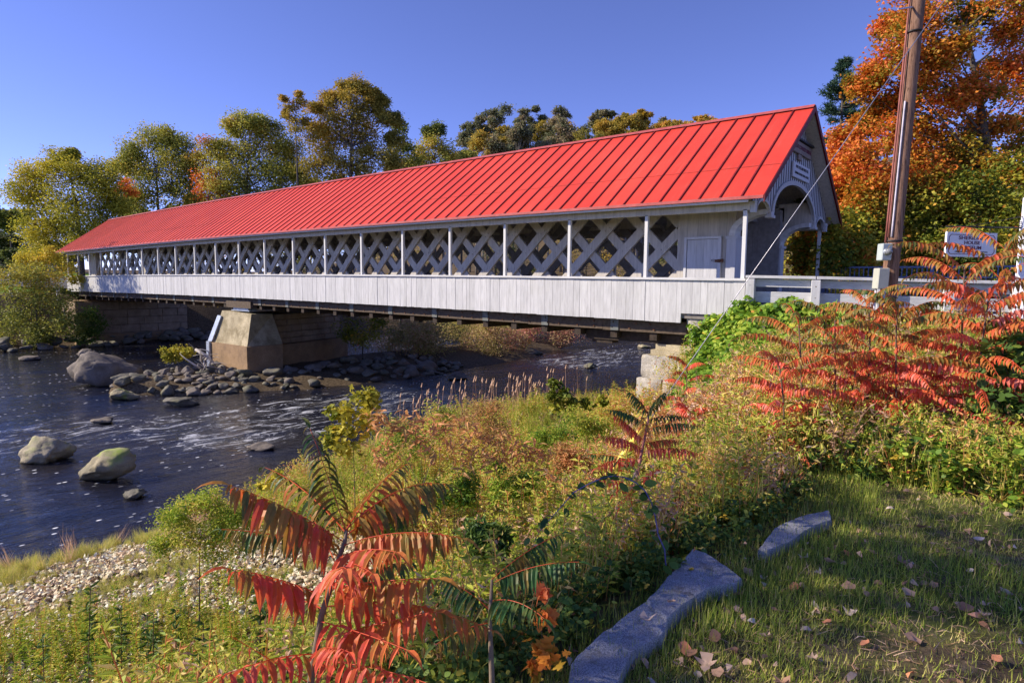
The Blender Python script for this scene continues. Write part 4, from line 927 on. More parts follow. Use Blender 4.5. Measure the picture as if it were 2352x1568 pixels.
# ------------------------------------------------------------------ right hand woods
dM = 24
ml = []
for (u, v, r, t) in [(1985, 195, 34, 0), (2030, 235, 44, 0), (2010, 170, 26, .05), (2060, 130, 44, .05), (2040, 60, 30, 0), (2110, 60, 46, 0), (2130, 150, 44, 0), (2090, 215, 46, .05), (2190, 110, 44, -.05), (2180, 215, 46, 0), (1985, 280, 34, .05), (2060, 300, 50, .05), (1940, 320, 34, .1), (1925, 385, 40, .1), (1990, 365, 46, .1), (2140, 300, 50, 0), (2250, 200, 44, 0), (2330, 60, 44, 0), (2310, 140, 44, .05), (2360, 200, 50, 0), (2270, 290, 46, 0), (2340, 310, 50, -.1), (2210, 350, 50, -.1), (2100, 380, 50, .0), (2230, 30, 36, -.3), (2390, 110, 50, 0), (1930, 440, 34, .05), (2000, 440, 40, -.1), (1950, 500, 40, -.05), (2060, 420, 46, -.1), (2150, 450, 46, -.2), (2280, 400, 50, -.2), (1900, 480, 34, 0), (2190, -30, 50, -.1), (2330, -30, 60, 0), (2090, -20, 40, 0)]:
    ml.append(L3(u, v, r, dM, t, rng.uniform(-1.6, 1.6)))
lobe_tree('maple_tree', 'large orange maple towering beyond the road at the right edge', 'tree', (at(2290, 700, 24)[0], at(2290, 700, 24)[1], 4.4), ml, 'orange', .125, 2100, .50, tr=.3, ncl=15, sd=.19, lw=.8)
for k, (d, us, mt, mu, lab) in enumerate([(21.5, [(1850, 560, 30), (1880, 520, 36), (1845, 600, 26), (1925, 500, 38), (1960, 545, 40), (1910, 590, 38), (1975, 600, 34), (1860, 470, 24)], 'ygreen', .50, 'yellow green young maple right behind the bridge portal'),
        (22.5, [(2010, 480, 44), (2060, 520, 46), (2040, 580, 40), (2110, 480, 46), (2110, 560, 44), (2000, 530, 36), (2170, 430, 40)], 'ygreen', .45, 'green young tree behind the utility pole'),
        (22, [(2180, 500, 46), (2240, 450, 46), (2230, 540, 46), (2300, 420, 46), (2160, 560, 40), (2290, 500, 46), (2290, 580, 44), (2350, 480, 46), (2350, 560, 46), (2380, 400, 50), (2200, 600, 40)], 'ygreen', .36, 'dense green tree behind the hanging sign'),
        (27, [(1905, 400, 40), (1920, 460, 44), (1860, 440, 30), (1980, 420, 40), (1960, 480, 40), (2060, 440, 50), (2160, 400, 50), (2270, 380, 50)], 'ygreen', .62, 'yellow orange tree filling the gap between roof edge and pole')]):
    lb = [L3(u, v, r, d, rng.normal()*.05, rng.uniform(-1.2, 1.2)) for u, v, r in us]
    b0 = at(np.mean([q[0] for q in us]), 640, d)
    lobe_tree('young_tree', lab, 'tree', (b0[0], b0[1], gz(b0[0], b0[1])), lb, mt, .135, 1500, mu+.08, tr=.10, ncl=11, sd=.24, lw=.75, fl=.9, bark='bark_grey')
# thicket beyond the railing
tk = []
for i in range(26):
    x = rng.uniform(-8, 5); y = rng.uniform(25, 29); z = gz(x, y); tk.append((np.array([x, y, z+rng.uniform(.3, 2.2)]), rng.uniform(.6, 1.0), rng.normal()*.08))
lobe_tree('thicket', 'low yellow green thicket of saplings behind the blue grey railing', 'shrub', (-2, 27, gz(-2, 27)), tk, 'ygreen', .12, 900, .52, tr=.06, sd=.22, ncl=10, limb=True, bark='bark_grey')
# pine
def pine(label, base, H, rad, n=70):
    root = empty('pine_tree', base, label, 'tree'); base = np.array(base, float); tm = MB(); cm = MB()
    tm.tube([base-[0, 0, .5], base+[.1, 0, H*.5], base+[0, .1, H]], [.3, .2, .04], 8)
    for i in range(n):
        f = rng.uniform(.12, 1)**.8; z = H*f; r = rad*(1.05-f)**.7*rng.uniform(.5, 1.15)*(1 if rng.random() > .15 else 1.35); a = rng.uniform(0, 2*math.pi)
        if f > .93: r *= .5
        d = np.array([math.cos(a), math.sin(a), 0]); s0 = base+[0, 0, z]; e = s0+d*r+[0, 0, r*.28]; P = bez(s0, s0+d*r*.6-[0, 0, .05*r], e, 6)
        tm.tube(P, np.linspace(.06, .012, 6), 4, cap=False)
        m = int(330*r/rad*1.5)+60; t = rng.uniform(.25, 1.05, m)**.8; c = np.stack([np.interp(t, np.linspace(0, 1, 6), P[:, k]) for k in range(3)], -1)+rng.normal(size=(m, 3))*[.22, .22, .10]*(.5+r/rad)
        D = unit(d*.6+rng.normal(size=(m, 3))*.6+[0, 0, .35]); put(cm, T_KITE, c, D, rdir(m, .6), .34*rng.uniform(.6, 1.2, m), .07, rng.normal(size=m)*.2+.45)
    tm.build('trunk', M['bark'], root, True); cm.build('crown', LM['pine'], root); return root
b0 = at(1912, 600, 52); zt = at(1925, 152, 52)[2]; z0 = gz(b0[0], b0[1]); pine('tall dark pine rising between the roof peak and the orange maple', (b0[0], b0[1], z0), zt-z0, 4.4, 120)
b0 = at(1890, 600, 70); z0 = gz(b0[0], b0[1]); pine('second lower pine half hidden behind the first pine', (b0[0], b0[1], z0), at(1890, 330, 70)[2]-z0, 4, 50)
# trees standing upstream and behind the photographer, outside the frame, whose crowns dapple the bank
lobe_tree('bank_tree', 'tree outside the left edge whose crown shades the lawn', 'tree', (-9.8, -3.6, gz(-9.8, -3.6)), [(np.array([tx-.77*s_, ty-.64*s_, 3.6+.601*s_]), .62, 0) for k_, (tx, ty) in enumerate([(-1.5, 2.1), (-1.5, 2.8), (-1.25, 3.4), (-.9, 3.95), (-.4, 4.2), (.25, 4.3), (.9, 4.6), (1.6, 4.9), (-.5, 4.8), (.4, 5.2), (1.3, 5.6), (2.3, 5.3), (-1.1, 4.8)]) for s_ in [11.5+.35*(k_ % 4)]], 'orange', .15, 170, .5, ncl=7, tr=.16)
lobe_tree('bank_tree', 'tree outside the left edge shading the far end of the skirt', 'tree', (-60.2, 4.8, gz(-60.2, 4.8)), auto_lobes((-59.6, 5.0, 12.6), 3.0, 3.4, 13), 'olive', .22, 500, .5, ncl=8, tr=.3)

# ------------------------------------------------------------------ far left bank
def shrub(name, label, lobes, mat, leaf, n_per, mu, base=None, **k):
    if base is None: c = np.mean([l[0] for l in lobes], axis=0); base = (c[0], c[1], gz(c[0], c[1]))
    return lobe_tree(name, label, k.pop('cat', 'shrub'), base, lobes, mat, leaf, n_per, mu, **k)
shrub('riverside_shrub', 'large olive green shrub on the far bank left of the bridge', [L3(u, v, r, 45, t) for u, v, r, t in [(20, 640, 40, .1), (70, 625, 34, .15), (30, 700, 44, 0), (90, 680, 44, 0), (60, 745, 44, -.1), (120, 735, 40, -.1), (10, 760, 40, -.1), (110, 640, 30, .1), (140, 690, 34, 0), (165, 740, 30, -.15), (90, 775, 30, -.2)]], 'olive', .17, 1100, .62, tr=.08)
shrub('riverside_shrub', 'yellow topped sapling clump at the left end of the parapet', [L3(u, v, r, 47, t) for u, v, r, t in [(60, 590, 20, .1), (90, 600, 18, .2), (130, 590, 20, .1), (150, 615, 20, .1), (110, 575, 14, .1), (180, 640, 16, 0), (100, 630, 22, .1), (50, 615, 16, .1)]], 'yellow', .16, 520, .5, tr=.06)
shrub('riverside_shrub', 'dark green bush against the far stone abutment', [L3(u, v, r, 46, t) for u, v, r, t in [(195, 725, 26, 0), (215, 745, 26, 0), (205, 765, 26, -.05), (175, 760, 26, 0)]], 'green', .16, 700, .45, tr=.06)
shrub('riverside_shrub', 'dull brown shrub right of the far abutment under the deck', [L3(u, v, r, 58, t) for u, v, r, t in [(430, 720, 30, 0), (480, 715, 26, .1), (445, 745, 24, -.1), (410, 740, 20, 0), (475, 740, 20, 0)]], 'golden', .2, 600, .45, tr=.06)
hs = empty('house', (-104, 32, gz(-104, 32)), 'small pinkish gabled house beyond the meadow at far left', 'house')
hp = at(85, 612, 88); hz = gz(hp[0], hp[1]); mb = MB(); c = np.array([hp[0], hp[1], hz-.5]); hx = np.array([.5, .86, 0]); hy = np.array([-.86, .5, 0]); w = 2.6
V = [c+hx*a*w+hy*b_*7+np.array([0, 0, z]) for b_ in (0, 1) for a, z in ((-1, 0), (1, 0), (1, 2.6), (0, 5.2), (-1, 2.6))]
mb.add(V, [[0, 1, 6, 5], [1, 2, 7, 6], [4, 0, 5, 9]]); mb.F.setdefault(5, []).append(np.array([[4, 3, 2, 1, 0], [5, 6, 7, 8, 9]])); mb.T.setdefault(5, []).append(np.ones(2))
hs.location = c.tolist(); mb.build('wall', simple('pinkish_house_wall', (.45, .34, .36), .7), hs)
mb = MB()
for s in (-1, 1):
    P = [c+hx*s*w*1.12+np.array([0, 0, 2.35])-hy*.3, c+np.array([0, 0, 5.3])-hy*.3, c+np.array([0, 0, 5.3])+hy*7.3, c+hx*s*w*1.12+np.array([0, 0, 2.35])+hy*7.3]; mb.prism(P, (0, 0, .15))
mb.build('roof', M['bark_grey'], hs)
mb = MB(); mb.box((-.25, -.04, 3.0), (.25, .02, 4.0), M4=np.array([[hx[0], hy[0], 0, c[0]], [hx[1], hy[1], 0, c[1]], [0, 0, 1, c[2]], [0, 0, 0, 1]])); mb.build('window', M['black'], hs)
b0 = at(284, 560, 66); fp2 = empty('utility_pole', (b0[0], b0[1], gz(b0[0], b0[1])), 'small distant grey utility pole above the far end of the roof', 'utility pole')
mb = MB(); zt = at(284, 437, 66)[2]; mb.tube([(b0[0], b0[1], gz(b0[0], b0[1])-.5), (b0[0], b0[1], zt)], [.16, .12], 8); mb.build('shaft', M['bark_grey'], fp2, True)
mb = MB(); mb.beam((b0[0]-.8, b0[1], zt-.4), (b0[0]+.8, b0[1], zt-.4), .1, .12); mb.build('crossarm', M['bark_grey'], fp2)

# ------------------------------------------------------------------ rocks
def ico(sub=3):
    import bmesh
    bm = bmesh.new(); bmesh.ops.create_icosphere(bm, subdivisions=sub, radius=1); V = np.array([v.co[:] for v in bm.verts]); F = np.array([[v.index for v in f.verts] for f in bm.faces]); bm.free(); return V, F
IV, IF = ico(3); IV4, IF4 = ico(4)
def rock_mesh(name, seed, mat, amp_=.28, planes=5, fine=.05, hi=False, smooth=True):
    V, F = (IV4, IF4) if hi else (IV, IF); V = V.copy(); r_ = np.random.default_rng(seed)
    for _ in range(planes):
        n_ = unit(r_.normal(size=3)); h = r_.uniform(.55, .85); d = V@n_; m = d > h; V[m] -= np.outer((d[m]-h)*.95, n_)
    d = np.array([mnoise.fractal(Vector(p*1.1+seed), 1., 2., 3) for p in V]); d2 = np.array([mnoise.fractal(Vector(p*4.+seed), 1., 2., 3) for p in V])
    d3 = np.array([abs(mnoise.noise(Vector(p*2.6+seed*2.))) for p in V]); V = V*(1+amp_*d[:, None]+fine*d2[:, None]-.10*np.clip(.12-d3, 0, 1)[:, None]/.12*(fine > .045))
    o = mesh_np(name, V, F, mat, None, None, smooth); return o
def place(o, loc, sc, rot=(0, 0, 0)):
    o.location = [float(x) for x in loc]; o.scale = [float(x) for x in sc]; o.rotation_euler = rot; return o
def pixrock(u0, v0, u1, v1, seed, mat, label, dep=.75, rz=0, tilt=(0, 0), amp_=.22, planes=7, fine=.08, z=0.):
    """boulder whose outline spans photo box u0..u1, v0..v1 standing in the water"""
    c = atz((u0+u1)/2, v1, z); d = (Vector(c)-Vector((0, 0, CAMZ))).dot(FW); w = (u1-u0)*d/F_PX/2; h = (v1-v0)*d/F_PX
    o = rock_mesh('boulder', seed, mat, amp_, planes, fine, True)
    hz_ = h*.60; f = np.array([c[0], c[1]]); f /= np.linalg.norm(f)
    place(o, (c[0]+f[0]*w*dep*.8, c[1]+f[1]*w*dep*.8, z+h*.36), (w*1.02, w*dep, hz_), (tilt[0], tilt[1], YAW+rz)); tag(o, label, 'boulder'); return o
pixrock(172, 803, 316, 888, 3, M['rock_grey'], 'largest river boulder, grey brown with sloping left side, left of the rock pile', .7, .15, (0, .12), .2, 8, .07)
pixrock(38, 1000, 163, 1065, 11, M['rock_tan'], 'pale tan rounded boulder at the left, farther of the pair in midstream', .75, 0, (0, .05), .2, 8, .09)
pixrock(189, 1037, 319, 1108, 21, M['rock_moss'], 'mossy yellow green flat topped boulder in midstream, nearer of the pair', .7, .1, (0, -.08), .18, 9, .1)
pixrock(251, 892, 315, 920, 31, M['rock_moss'], 'low half sunk mossy boulder in front of the largest boulder', .8)
pixrock(180, 801, 222, 822, 41, M['rock_grey'], 'small grey boulder in the water behind the largest boulder', .8)
pixrock(42, 817, 90, 828, 43, M['rock_grey'], 'small flat dark rock at far left in the river', .8)
pixrock(378, 913, 458, 934, 47, M['rock'], 'flat low rock ringed by foam below the rock pile', .8)
pixrock(215, 960, 263, 973, 53, M['rock_grey'], 'small dark rock breaking the surface between the boulders', .8)
pixrock(285, 1124, 338, 1147, 59, M['rock'], 'little pale grey stone near the shrubby shore at left', .8)
pixrock(570, 1020, 630, 1036, 61, M['rock_grey'], 'dark half submerged rock in the rapids', .8)
pixrock(1022, 857, 1082, 872, 67, M['rock_grey'], 'dark flat rock in the shaded pool right of the rocks', .8)
pixrock(950, 826, 1010, 857, 71, M['rock_grey'], 'rounded dark boulder at the right end of the shaded rocks', .8)
pixrock(1195, 802, 1248, 815, 73, M['rock'], 'flat grey rock at the right tip of the brushy island', .8)
pixrock(1340, 834, 1374, 848, 79, M['rock'], 'small brown rock splashing in the rapids left of the abutment', .8)
pixrock(1460, 791, 1496, 799, 83, M['rock_tan'], 'thin pale rock far upstream beside the abutment', .8)
pixrock(1270, 756, 1310, 764, 89, M['rock'], 'tiny dark rock far upstream below the deck', .8)
pixrock(1210, 930, 1260, 960, 97, M['rock_tan'], 'smooth pinkish stone at the edge of the weeds', .8, z=.25)
protos = [rock_mesh('riprap_stone', 100+i*7, M['rock'] if i % 3 else M['rock_grey'], .2, 9, .04) for i in range(7)]
spots = []
tries = 0
def isl_ok(x, y): return gz(x, y)
while len(spots) < 235 and tries < 16000:
    tries += 1
    x = rng.uniform(-35.5, -24.5); y = rng.uniform(9.6, 26.5)
    z = gz(x, y)
    if z < -.12: continue
    if -34.2-.27*(y-17) < x < -29.5-.27*max(0, y-17) and 14.8 < y: continue
    if x > -27.6+.25*(y-12): continue
    if x < -34.5 and y > 14: continue
    if y > 17 and x < -29.5: continue
    r = rng.uniform(.12, .28) if rng.random() < .68 else rng.uniform(.28, .5)
    if y > 15 and rng.random() < .55: continue
    if any((x-a)**2+(y-b_)**2 < (.62*(r+c))**2 for a, b_, c in spots): continue
    spots.append((x, y, r))
for i in range(60):
    x = rng.uniform(-56.4, -54.2); y = rng.uniform(9, 27); r = rng.uniform(.25, .6); spots.append((x, y, r))
for k, (x, y, r) in enumerate(spots):
    far_ = x < -50; z = max(gz(x, y), 0 if not far_ else -.1)
    if far_: z = max(0, min(.5, (-54.3-x)*.3))
    if k < 7: o = protos[k]
    else: o = protos[k % 7].copy(); COL.objects.link(o)
    place(o, (x, y, z+r*.22), (r*rng.uniform(.9, 1.5), r*rng.uniform(.7, 1.05), r*rng.uniform(.5, .8)), (rng.uniform(-.25, .25), rng.uniform(-.25, .25), rng.uniform(0, 6.3)))
    if far_: tag(o, 'dark rounded stone on the far shore beside the stone abutment', 'rock', 'stones along the far shore')
    elif y > 17.5: tag(o, 'shaded grey stone on the island edge right of the pier', 'rock', 'shaded stones beside the pier')
    elif r > .34: tag(o, 'large sunlit rounded stone in the rock pile before the pier', 'rock', 'large stones of the rock pile')
    else: tag(o, 'small sunlit stone in the rock pile before the pier', 'rock', 'small stones of the rock pile')

big_ = [o for o in COL.objects if o.get('group') == 'large stones of the rock pile']; big_.sort(key=lambda o: o.location.dot(RT)/o.location.dot(FW))
for i, o in enumerate(big_): o['label'] = 'large sunlit stone in the rock pile before the pier, '+(ORD[min(i, 29)]+' large one from the left' if i else 'leftmost large one')

# island brush
ib = []
for i in range(46):
    y = rng.uniform(24, 43); x = np.interp(y, [20, 30, 42, 47], [-30.2, -30.5, -31.5, -32])+rng.uniform(-3.3, 3.6); z = gz(x, y); red = .3 if y > 34 and x > -30.5 else 0
    ib.append((np.array([x, y, max(z, .1)+rng.uniform(.5, 1.7)]), rng.uniform(.75, 1.2), red+rng.normal()*.1))
o = shrub('island_brush', 'mixed green and reddish brush covering the gravel island behind the pier', ib, 'island', .13, 800, .48, base=(-30, 33, .4), tr=.05, ncl=9, cat='shrubs')
shrub('riverside_shrub', 'yellow green bush growing right of the pier wall', [L3(u, v, r, 36, t) for u, v, r, t in [(810, 745, 26, 0), (850, 760, 26, .1), (830, 780, 24, .1), (870, 740, 20, -.1), (800, 770, 18, 0)]], 'ygreen', .13, 460, .42, tr=.05)
shrub('willow_bush', 'small bright yellow green bush on the rock pile left of the pier', [L3(u, v, r, 31.0, t) for u, v, r, t in [(380, 805, 11, 0), (395, 812, 13, .05), (412, 803, 12, .1), (430, 805, 11, .05), (405, 820, 13, 0), (425, 818, 12, .1), (385, 822, 10, 0)]], 'yellow', .12, 260, .40, base=tuple(np.array([*at(405, 838, 31)[:2], .3])), tr=.03, T=T_FOLD)
dw = empty('driftwood_log', at(470, 850, 31), 'bleached tangled driftwood root and log leaning on the pier nose', 'driftwood')
mb = MB(); mb.tube([at(449, 802, 30.5), at(470, 814, 30.5), at(497, 838, 30.6)], [.07, .08, .05], 7); mb.build('log', M['drift'], dw, True)
mb = MB()
for i in range(16):
    a = at(470+rng.uniform(-12, 12), 838+rng.uniform(-14, 14), 30.6+rng.uniform(-.3, .3)); e = a+rng.normal(size=3)*[.5, .5, .45]+[0, 0, .25]; mb.tube(bez(a, (a+e)/2+rng.normal(size=3)*.25, e, 7), np.linspace(.06 if i < 5 else .02, .008, 7), 5)
mb.build('root_tangle', M['drift'], dw, True)

# ------------------------------------------------------------------ ground cover
PX = lambda p: None
def plant_proto(kind, seed):
    """returns an MB in local units, 1 m tall"""
    global rng
    old = rng; rng = np.random.default_rng(seed); mb = MB()
    if kind == 'rod':           # leafy upright stalk
        lean = rng.normal(size=2)*.12; P = bez(np.zeros(3), np.array([lean[0]*.3, lean[1]*.3, .5]), np.array([lean[0], lean[1], 1.]), 6)
        mb.tube(P, np.linspace(.007, .003, 6), 3, t=.75, cap=False)
        n = 46; t = rng.uniform(.12, 1, n); c = np.stack([np.interp(t, np.linspace(0, 1, 6), P[:, k]) for k in range(3)], -1)
        a = rng.uniform(0, 6.28, n); D = np.stack([np.cos(a), np.sin(a), rng.uniform(.1, 1., n)], -1); L = (.17-.10*t)*rng.uniform(.7, 1.2, n)
        put(mb, T_FOLD, c, D, rdir(n, 1.2), L, L*.30, .30+.25*rng.normal(size=n)*.6+.1*t)
    if kind == 'bush':
        n = 110; d = rdir(n, .3)*(rng.uniform(.2, 1, n)**.5)[:, None]*[.42, .42, .55]+[0, 0, .45]
        put(mb, T_FOLD, d, rdir(n, .4), rdir(n, 1.), .075*rng.uniform(.6, 1.4, n), .032, .45+.2*rng.normal(size=n))
        for _ in range(7): e = rdir(1, .8)[0]*[.4, .4, .9]; mb.tube([np.zeros(3), e*.5, e], [.006, .004, .002], 3, .9, cap=False)
    if kind == 'dry':
        for q in range(5):
            e = np.array([rng.normal()*.18, rng.normal()*.18, rng.uniform(.6, 1.)]); P = bez(np.zeros(3), e*[.2, .2, .6], e, 5); mb.tube(P, np.linspace(.005, .002, 5), 3, rng.uniform(.2, .7), cap=False)
            n = 14; t = rng.uniform(.2, 1, n); c = np.stack([np.interp(t, np.linspace(0, 1, 5), P[:, k]) for k in range(3)], -1)
            put(mb, T_FOLD, c, rdir(n, -.2), rdir(n), .09*rng.uniform(.5, 1.3, n), .03, .5+.3*rng.normal(size=n))
    if kind == 'grass':
        n = 34; a = rng.uniform(0, 6.28, n); r = rng.uniform(0, .12, n); D = np.stack([np.cos(a)*.35, np.sin(a)*.35, np.ones(n)], -1)+rng.normal(size=(n, 3))*.15
        N = np.stack([-np.cos(a), -np.sin(a), np.full(n, .3)], -1)*-1
        put(mb, T_BLADE, np.stack([np.cos(a)*r, np.sin(a)*r, np.zeros(n)], -1), D, N, rng.uniform(.5, 1.05, n), .016, .55+.25*rng.normal(size=n))
    if kind == 'broad':
        for q in range(8):
            e = rdir(1, 1.)[0]*rng.uniform(.4, .9); P = bez(np.zeros(3), e*[.3, .3, .9]+[0, 0, .15], e, 5); mb.tube(P, np.linspace(.006, .002, 5), 3, .8, cap=False)
            n = 15; t = rng.uniform(.2, 1, n); c = np.stack([np.interp(t, np.linspace(0, 1, 5), P[:, k]) for k in range(3)], -1)
            put(mb, T_OVAL, c+rng.normal(size=(n, 3))*.03, rdir(n, 0, .5), rdir(n, 1.6), (.115*rng.uniform(.5, 1.2, n)), .10, .45+.26*rng.normal(size=n))
    rng = old
    V = np.concatenate(mb.V); Fs = {k: (np.concatenate(mb.F[k]), np.concatenate(mb.T[k])) for k in mb.F}
    return V, Fs
def scatter(name, mat, protos, P, S, dt=0., lean=.1, kind='stuff', label=None, parent=None, sxy=1.):
    mb = MB(); n = len(P); idx = rng.integers(0, len(protos), n); S = np.broadcast_to(S, (n,)); dt = np.broadcast_to(dt, (n,))
    for q, (V, Fs) in enumerate(protos):
        m = np.where(idx == q)[0]
        if not len(m): continue
        a = rng.uniform(0, 6.28, len(m)); ca, sa = np.cos(a)[:, None], np.sin(a)[:, None]; s = S[m][:, None]
        lx, ly = rng.normal(size=(2, len(m), 1))*lean
        x = V[None, :, 0]*sxy; y = V[None, :, 1]*sxy; z = V[None, :, 2]
        G = np.stack([(x*ca-y*sa+z*lx)*s, (x*sa+y*ca+z*ly)*s, z*s+0*x], -1)+P[m][:, None]
        base = mb.n+np.arange(len(m))*len(V); mb.V.append(G.reshape(-1, 3)); mb.n += len(m)*len(V)
        for k, (F, T) in Fs.items():
            mb.F.setdefault(k, []).append((base[:, None, None]+F[None]).reshape(-1, k)); mb.T.setdefault(k, []).append(np.clip((T[None]+dt[m][:, None]).ravel(), 0, 1))
    return tag(mb.build(name, LM[mat], parent), label, None, None, kind)
def pts(n, x0, x1, y0, y1, keep):
    P = np.stack([rng.uniform(x0, x1, n), rng.uniform(y0, y1, n)], -1); z = ground(P[:, 0], P[:, 1]); P = np.column_stack([P, z])
    return P[keep(P)]
def proj_uv(P):
    d = P-np.array([0, 0, CAMZ]); w = d@np.array(FW); return 1176+F_PX*(d@np.array(RT))/w, 784-F_PX*(d@np.array(UP))/w, w
def inview(P, m=150):
    u, v, w = proj_uv(P); return (w > .3) & (u > -m) & (u < 2352+m) & (v < 1568+m*2)
def fbm(P, s, seed=0.): return np.array([mnoise.fractal(Vector((p[0]*s+seed, p[1]*s, seed)), 1., 2., 3) for p in P])
PR = {k: [plant_proto(k, 50+i) for i in range(5)] for k in ('rod', 'bush', 'dry', 'grass', 'broad')}
def beach(P):       # open gravelly shore lower left where only low things grow
    return (P[:, 1] < 5.2+.25*(P[:, 0]+13)) & (P[:, 0] < -5.8)
def onlawn(P): return P[:, 0] > interp(XT, P[:, 1])-.05
def dist(P): return np.hypot(P[:, 0], P[:, 1])

# meadow weeds on the slope and the shelf
P = pts(30000, -17, -1, .3, 24, lambda P: inview(P) & (P[:, 2] > .12) & ~onlawn(P) & ~beach(P) & ((P[:, 0] < -6.2) | (P[:, 1] < 15.2)) & ((P[:, 0] < -8.6) | (P[:, 1] < 15.4)) & ~((P[:, 1] > 11.2) & (P[:, 0] > -6.4)))
dens = np.clip(1.6-dist(P)/16, .28, 1); P = P[rng.random(len(P)) < dens*.62]
uu, vv, ww = proj_uv(P+[0, 0, .35]); P = P[~((np.abs(uu-1455) < 75) & (np.abs(vv-1040) < 95) & (ww > 3.2) & (ww < 7.4))]
nz_ = fbm(P, .45); d_ = dist(P)
hgt = np.interp(d_, [1.5, 3, 6, 12, 20], [.32, .50, .72, .80, .72])
print('weeds', len(P))
sel = rng.random(len(P)); tl = .08+nz_*.28
dryz = np.exp(-((P[:, 0]+4.2)/1.9)**2-((P[:, 1]-8.5)/2.4)**2)
edge = np.clip((P[:, 0]-interp(SH, P[:, 1]))/2., 0, 1)*.4+.6
hgt = hgt*edge*np.clip(1+nz_*.5, .6, 1.4)
mA = (sel < .34) & (rng.random(len(P)) > dryz*.8); mB_ = (sel >= .34) & (sel < .66) & (rng.random(len(P)) > dryz*.5); mC = (sel >= .66) & (sel < .84); mD = sel >= .84
scatter('meadow_weeds', 'weed', PR['rod'], P[mA], hgt[mA]*rng.uniform(.7, 1.2, mA.sum()), tl[mA]+.05, sxy=1.3)
scatter('meadow_bushes', 'weed', PR['bush'], P[mB_], hgt[mB_]*rng.uniform(.6, 1.1, mB_.sum()), tl[mB_]+.08+.25*dryz[mB_])
scatter('meadow_grass', 'weed', PR['grass'], P[mC], hgt[mC]*rng.uniform(.5, .95, mC.sum()), tl[mC])
dry_sel = mD | (rng.random(len(P)) < dryz*.9)
scatter('dry_stalks', 'dry', PR['dry'], P[dry_sel], hgt[dry_sel]*rng.uniform(.6, 1.05, dry_sel.sum()), .1+nz_[dry_sel]*.2)
# broad leaved brambles in the shaded foot of the slope and around the kerb stones
P = pts(16000, -6.5, 1.6, .8, 13.5, lambda P: inview(P) & (P[:, 2] > .5) & ~((P[:, 0] > interp(XT, P[:, 1])+.1) & (P[:, 1] < 5.9)) & ((P[:, 0] > -4.5) | (rng.random(len(P)) < .35)) & (P[:, 1] > 1.2))
P = P[rng.random(len(P)) < np.clip(1.2-dist(P)/14, .3, 1)*.36]; near = (P[:, 0] < interp(XT, P[:, 1])+.4)
print('brambles', len(P))
scatter('bramble_cover', 'bramble', PR['broad'], P, np.where(P[:, 1] > 6, .50, .30)*rng.uniform(.6, 1.2, len(P)), fbm(P, .5)*.25+.05*(P[:, 1] > 6))
P2 = pts(17000, -2.6, 5.0, 5.9, 13.5, lambda P: inview(P) & (P[:, 0] > interp(XT, P[:, 1])-.3)); P2 = P2[rng.random(len(P2)) < .6]
q1 = rng.random(len(P2)); scatter('bank_weeds', 'weed', PR['rod'], P2[q1 < .25], rng.uniform(.25, .55, (q1 < .25).sum()), .15, sxy=1.6)
scatter('bank_brambles', 'vine', PR['broad'], P2[(q1 > .25) & (q1 < .50)], rng.uniform(.3, .6, ((q1 > .25) & (q1 < .50)).sum()), rng.uniform(-.1, .35, ((q1 > .25) & (q1 < .50)).sum()), lean=.3)
scatter('bank_bushes', 'weed', PR['bush'], P2[q1 > .68], rng.uniform(.3, .65, (q1 > .68).sum()), rng.uniform(-.1, .45, (q1 > .68).sum()))
scatter('bank_stalks', 'dry', PR['dry'], P2[(q1 > .50) & (q1 < .68)], rng.uniform(.3, .7, ((q1 > .50) & (q1 < .68)).sum()), .0)
scatter('bank_grass', 'weed', PR['grass'], P2[::2], rng.uniform(.2, .45, len(P2[::2])), -.1)
# grass verge below the guard rail
P = pts(9000, -6, 3.2, 12.2, 15.9, lambda P: inview(P) & (P[:, 0] > interp(XT, P[:, 1])-.2)); scatter('verge_grass', 'grass', PR['grass'], P[:3800], rng.uniform(.10, .22, len(P[:3800])), .05, lean=.25)
P = pts(2600, -11, -5, 24, 31, lambda P: P[:, 2] > .5); scatter('verge_grass', 'weed', PR['bush'], P[:900], rng.uniform(.5, 1., 900), 0)
# vines over the abutment wing and bank
def vine_pts(n):
    x = rng.uniform(-6.8, -2.2, n); y = rng.uniform(10.2, 15.75, n); z = ground(x, y); return np.stack([x, y, z], -1)
P = vine_pts(42000); P = P[(P[:, 0] < interp(XT, P[:, 1])+1.4) & (P[:, 2] > 1.3)]; h = (fbm(P, .9)*.5+.5); P[:, 2] += rng.uniform(0, 1, len(P))*.75*np.clip(h, .2, 1.2)
# leaves climbing the wing stones
Q = np.stack([rng.uniform(-6.75, -5.1, 2600), rng.uniform(15.2, 15.55, 2600), rng.uniform(2.4, 4.45, 2600)], -1); Q = Q[Q[:, 2] < 4.5+.25*np.sin(Q[:, 0]*5)-.1]
P = np.concatenate([P, Q]); n = len(P); print('vine', n)
mb = MB(); put(mb, T_OVAL, P, rdir(n, -.5, .5), unit(rdir(n, .7)+np.array([-.2, -.6, .3])), .12*rng.uniform(.6, 1.4, n), .11, .45+.17*rng.normal(size=n)+.25*fbm(P, .8, 3.))
tag(mb.build('vine_cover', LM['vine']), kind='stuff')
